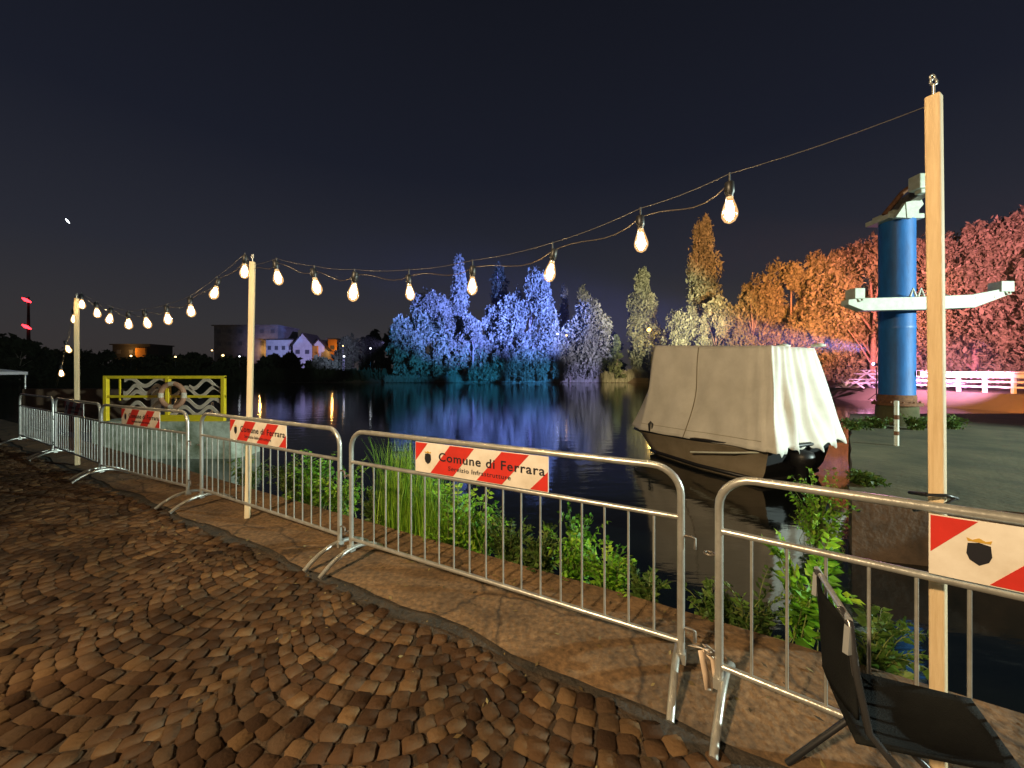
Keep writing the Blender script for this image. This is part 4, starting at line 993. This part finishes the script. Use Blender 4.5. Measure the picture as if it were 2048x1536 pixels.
# ------------------------------------------------------------------ white fence, benches and glowing plants of the right bank
def white_fence():
    a = Vector((31.6, 28.4, .12)); b_ = Vector((32.6, 23.2, .12))
    r = empty('white_fence', a, 0, 'white board fence lit pink along the right bank', 'fence'); d = (b_ - a) / 4; ln = d.length
    for i in range(-1, 7):
        m = MB(); m.box(d * i + Vector((0, 0, .68)), (.17, .17, 1.45)); bevel(m.build('post', M_white, r), .01)
    for z_, h in ((1.36, .12), (1.12, .26), (.74, .12), (.40, .12)):
        m = MB(); m.beam(d * -1 + Vector((-.11, 0, z_)), d * 6 + Vector((-.11, 0, z_)), .05, h); m.build('rail', M_white, r)
    return r
white_fence()
def bench(loc, rz, label):
    r = empty('picnic_table', loc, rz, label, 'picnic table', 'white picnic tables on the right bank')
    m = MB(); [m.box((0, y_, .74), (1.8, .12, .04)) for y_ in (-.30, -.15, 0, .15, .30)]; m.build('table_top', M_white, r)
    for s in (-1, 1):
        m = MB(); m.box((0, s * .72, .45), (1.8, .26, .04)); m.build('seat', M_white, r)
        m = MB(); m.beam((s * .65, -.62, 0), (s * .65, .30, .72), .05, .09); m.beam((s * .65, .62, 0), (s * .65, -.30, .72), .05, .09); m.beam((s * .65, -.80, .42), (s * .65, .80, .42), .05, .09); m.build('trestle', M_white, r)
    return r
for i, (u, Y, rz, lb, z_) in enumerate(((1722, 33, .3, 'white picnic table lit pink left of the blue column', .12), (1742, 34.4, .1, 'white picnic table lit pink, partly behind the blue column', .12), (1836, 33, -.2, 'white picnic table lit pink right of the blue column', .12), (1842, 34.6, .2, 'farther white picnic table lit pink right of the blue column', .12),
                                    (1905, 31.5, .5, 'white picnic table behind the white fence', .12), (1745, 33.6, .2, 'upper white picnic table stacked left of the blue column', .90), (1833, 33.8, -.1, 'upper white picnic table stacked right of the blue column', .90))):
    bench(((u - 1024) / F * Y, Y, z_), rz, lb)
# agave
def agave():
    x, Y = (1692 - 1024) / F * 33, 33; rg = random.Random(9); r = empty('agave', (x, Y, .1), 0, 'spiky agave lit orange at the left of the picnic tables', 'plant'); m = MB()
    for i in range(26):
        a = rg.uniform(0, 6.28); e = rg.uniform(.15, 1.2); L = rg.uniform(.8, 1.25); d = Vector((math.cos(a) * math.cos(e), math.sin(a) * math.cos(e), math.sin(e))); s = d.cross(Vector((0, 0, 1))).normalized()
        m.add([s * .05, d * L * .4 + s * .10 + Vector((0, 0, .04)), d * L - Vector((0, 0, .1 * L)), d * L * .4 - s * .10 + Vector((0, 0, .04)), -s * .05, d * L * .4 - Vector((0, 0, .03))], [(0, 1, 5), (1, 2, 5), (2, 3, 5), (3, 4, 5)])
    m.build('leaves', mat('agave_leaf', (.30, .36, .20), .6), r)
agave()
lamp('stage_light', 'POINT', (28.8, 30.6, 1.6), 1500, (1, .36, .70), radius=.1)
# moving head stage light on a stand
p_ = PX(1753, 729, 27); r_ = empty('stage_spotlight', (p_.x, p_.y, -.5 if p_.x < 28 else .1), 0, 'black stage spotlight on a stand left of the blue column', 'spotlight'); hz = p_.z - r_.location.z
m = MB(); m.tube([(0, 0, 0), (0, 0, hz - .2)], .03, 8)
for a in (0, 2.1, 4.2): m.tube([(0, 0, .5), (.45 * math.cos(a), .45 * math.sin(a), 0)], .02, 6)
m.build('stand', M_black, r_)
m = MB(); m.tube([(-.22, 0, hz + .04), (-.15, 0, hz + .03), (.18, 0, hz - .03)], [.13, .12, .07], 14); hd_ = m.build('head', M_black, r_)
m = MB(); m.tube([(-.235, 0, hz + .045), (-.222, 0, hz + .043)], .11, 14); m.build('lens', emis('violet_lens', (.55, .45, 1), 6), hd_)
m = MB(); m.box((0, 0, .12 - .12), (.5, .5, .02)); m.build('base_plate', M_black, r_)

# ------------------------------------------------------------------ yellow railing on its concrete block
def railing():
    s = 70.0; Y = F / s; p = lambda u, v: PX(u, v, Y)
    x0, x1 = p(190, 0).x, p(476, 0).x; zt = p(0, 842).z
    m = MB(); n = 22; vs = []; rg = random.Random(5)
    pts = [(x0, Y - .12), (x1 - .1, Y - .12), (x1 + .05, Y + .1), (x1 + .05, Y + .9), (x0, Y + .9)]
    m.prism([(a, b_, WZ - .5) for a, b_ in pts], (0, 0, zt - WZ + .5)); o = m.build('concrete_block', M_conc)
    bevel(o, .04, 3); tag(o, 'pale stained concrete block in the water under the yellow railing', 'concrete block')
    c = Vector((p(330, 0).x, Y + .02, zt)); r = empty('yellow_railing', c, 0, 'yellow railing filled with wavy metal bands on the concrete block', 'railing')
    zt2 = p(0, 753).z - zt; zm = p(0, 793).z - zt; zb = .05
    X = lambda u: p(u, 0).x - c.x
    for u in (211, 335, 446):
        m = MB(); m.box((X(u), 0, zt2 / 2), (.10, .10, zt2)); bevel(m.build('post', M_yellow, r), .008)
    for z_, h, w in ((zt2 - .02, .085, .09), (zm, .07, .07)):
        m = MB(); m.box(((X(211) + X(446)) / 2, 0, z_), (X(446) - X(211) + .1, w, h)); bevel(m.build('rail', M_yellow, r), .006)
    m = MB(); m.box(((X(322) + X(450)) / 2, -.06, .08), (X(450) - X(322), .05, .20)); bevel(m.build('kick_board', M_yellow, r), .006)
    m = MB(); m.box((X(237), .02, zt2 * .72), (.03, .03, zt2 * .52)); m.build('upright', M_yellow, r)
    def wave(u0, u1, v, amp, per, ph):
        P = [];
        for k in range(41):
            u = u0 + (u1 - u0) * k / 40; P.append((X(u), CAMZ + (HOR - (v + amp * math.sin((u - u0) / per * 2 * math.pi + ph))) / s - zt))
        vs = []
        for i, (a, b_) in enumerate(P):
            for dy, dz in ((.0, .055), (.0, -.055), (.03, -.055), (.03, .055)): vs.append((a, dy - .015, b_ + dz))
        m = MB(); m.add(vs, [(i * 4 + k, i * 4 + (k + 1) % 4, i * 4 + 4 + (k + 1) % 4, i * 4 + 4 + k) for i in range(40) for k in range(4)]); m.build('wavy_band', M_wave, r)
    wave(248, 330, 764, 8, 60, 3.6); wave(246, 330, 779, 8, 42, 1.0); wave(246, 330, 790, 7, 44, .8); wave(248, 330, 812, 7, 44, 1.0)
    wave(378, 442, 768, 9, 52, .6); wave(340, 442, 784, 9, 56, 1.2); wave(340, 442, 806, 9, 58, 1.6); wave(340, 442, 822, 8, 50, 1.2)
    # life ring
    q = p(352, 790); m = MB(); ring = []
    o = empty('life_ring', (q.x, q.y - .12, q.z), 0, 'faded orange life ring hanging on the yellow railing', 'life ring')
    N = 32
    for k in range(4):
        m = MB(); m.tube([(.33 * math.cos(a), 0, .33 * math.sin(a)) for a in [R(k * 90 + 12 + i * 66 / 8) for i in range(9)]], .065, 12); m.build('ring_segment', mat('faded_orange', (.40, .20, .12), .6) if k == 0 else bpy.data.materials['faded_orange'], o)
        m = MB(); m.tube([(.33 * math.cos(a), 0, .33 * math.sin(a)) for a in [R(k * 90 - 12 + i * 24 / 3) for i in range(4)]], .068, 12); m.build('pale_band', M_wave, o)
railing()
# clutter beyond the fence at the far left
def wall_left():
    m = MB(); m.box((-13.8, 12.5, .30), (4.2, .35, 1.4)); o = m.build('garden_wall', mat('brown_plaster', (.16, .09, .05), .9, 0, (.07, .045, .03), 2, .3)); bevel(o, .02)
    tag(o, 'low brown wall behind the farthest barriers at the left', 'wall')
    r = empty('canopy_tent', (-21.9, 14.5, 0), .2, 'white canopy roof cut by the left picture edge', 'tent')
    m = MB(); a, h = 1.5, 1.55
    m.add([(-a, -a, h), (a, -a, h), (a, a, h), (-a, a, h), (0, 0, h + .35)], [(0, 1, 4), (1, 2, 4), (2, 3, 4), (3, 0, 4)]); m.box((0, 0, h - .06), (2 * a, 2 * a, .12)); m.build('canopy', M_house, r)
    for sx in (-1, 1):
        for sy in (-1, 1):
            m = MB(); m.tube([(sx * (a - .05), sy * (a - .05), 0), (sx * (a - .05), sy * (a - .05), h - .1)], .03, 8); m.build('leg', M_steel, r)
wall_left()

# ------------------------------------------------------------------ thin night air that shows the violet beam
M_haze = bpy.data.materials.new('haze_air'); M_haze.use_nodes = True; n = M_haze.node_tree; n.nodes.clear()
o_ = n.nodes.new('ShaderNodeOutputMaterial'); pv = n.nodes.new('ShaderNodeVolumePrincipled')
pv.inputs['Color'].default_value = (.8, .8, .8, 1); pv.inputs['Density'].default_value = .00009
n.links.new(pv.outputs[0], o_.inputs['Volume'])
hz = MB(); hz.box((0, 1000, 31), (3200, 2240, 70)); tag(hz.build('haze', M_haze), 'thin night haze over the lake and its banks', 'haze', kind='stuff')
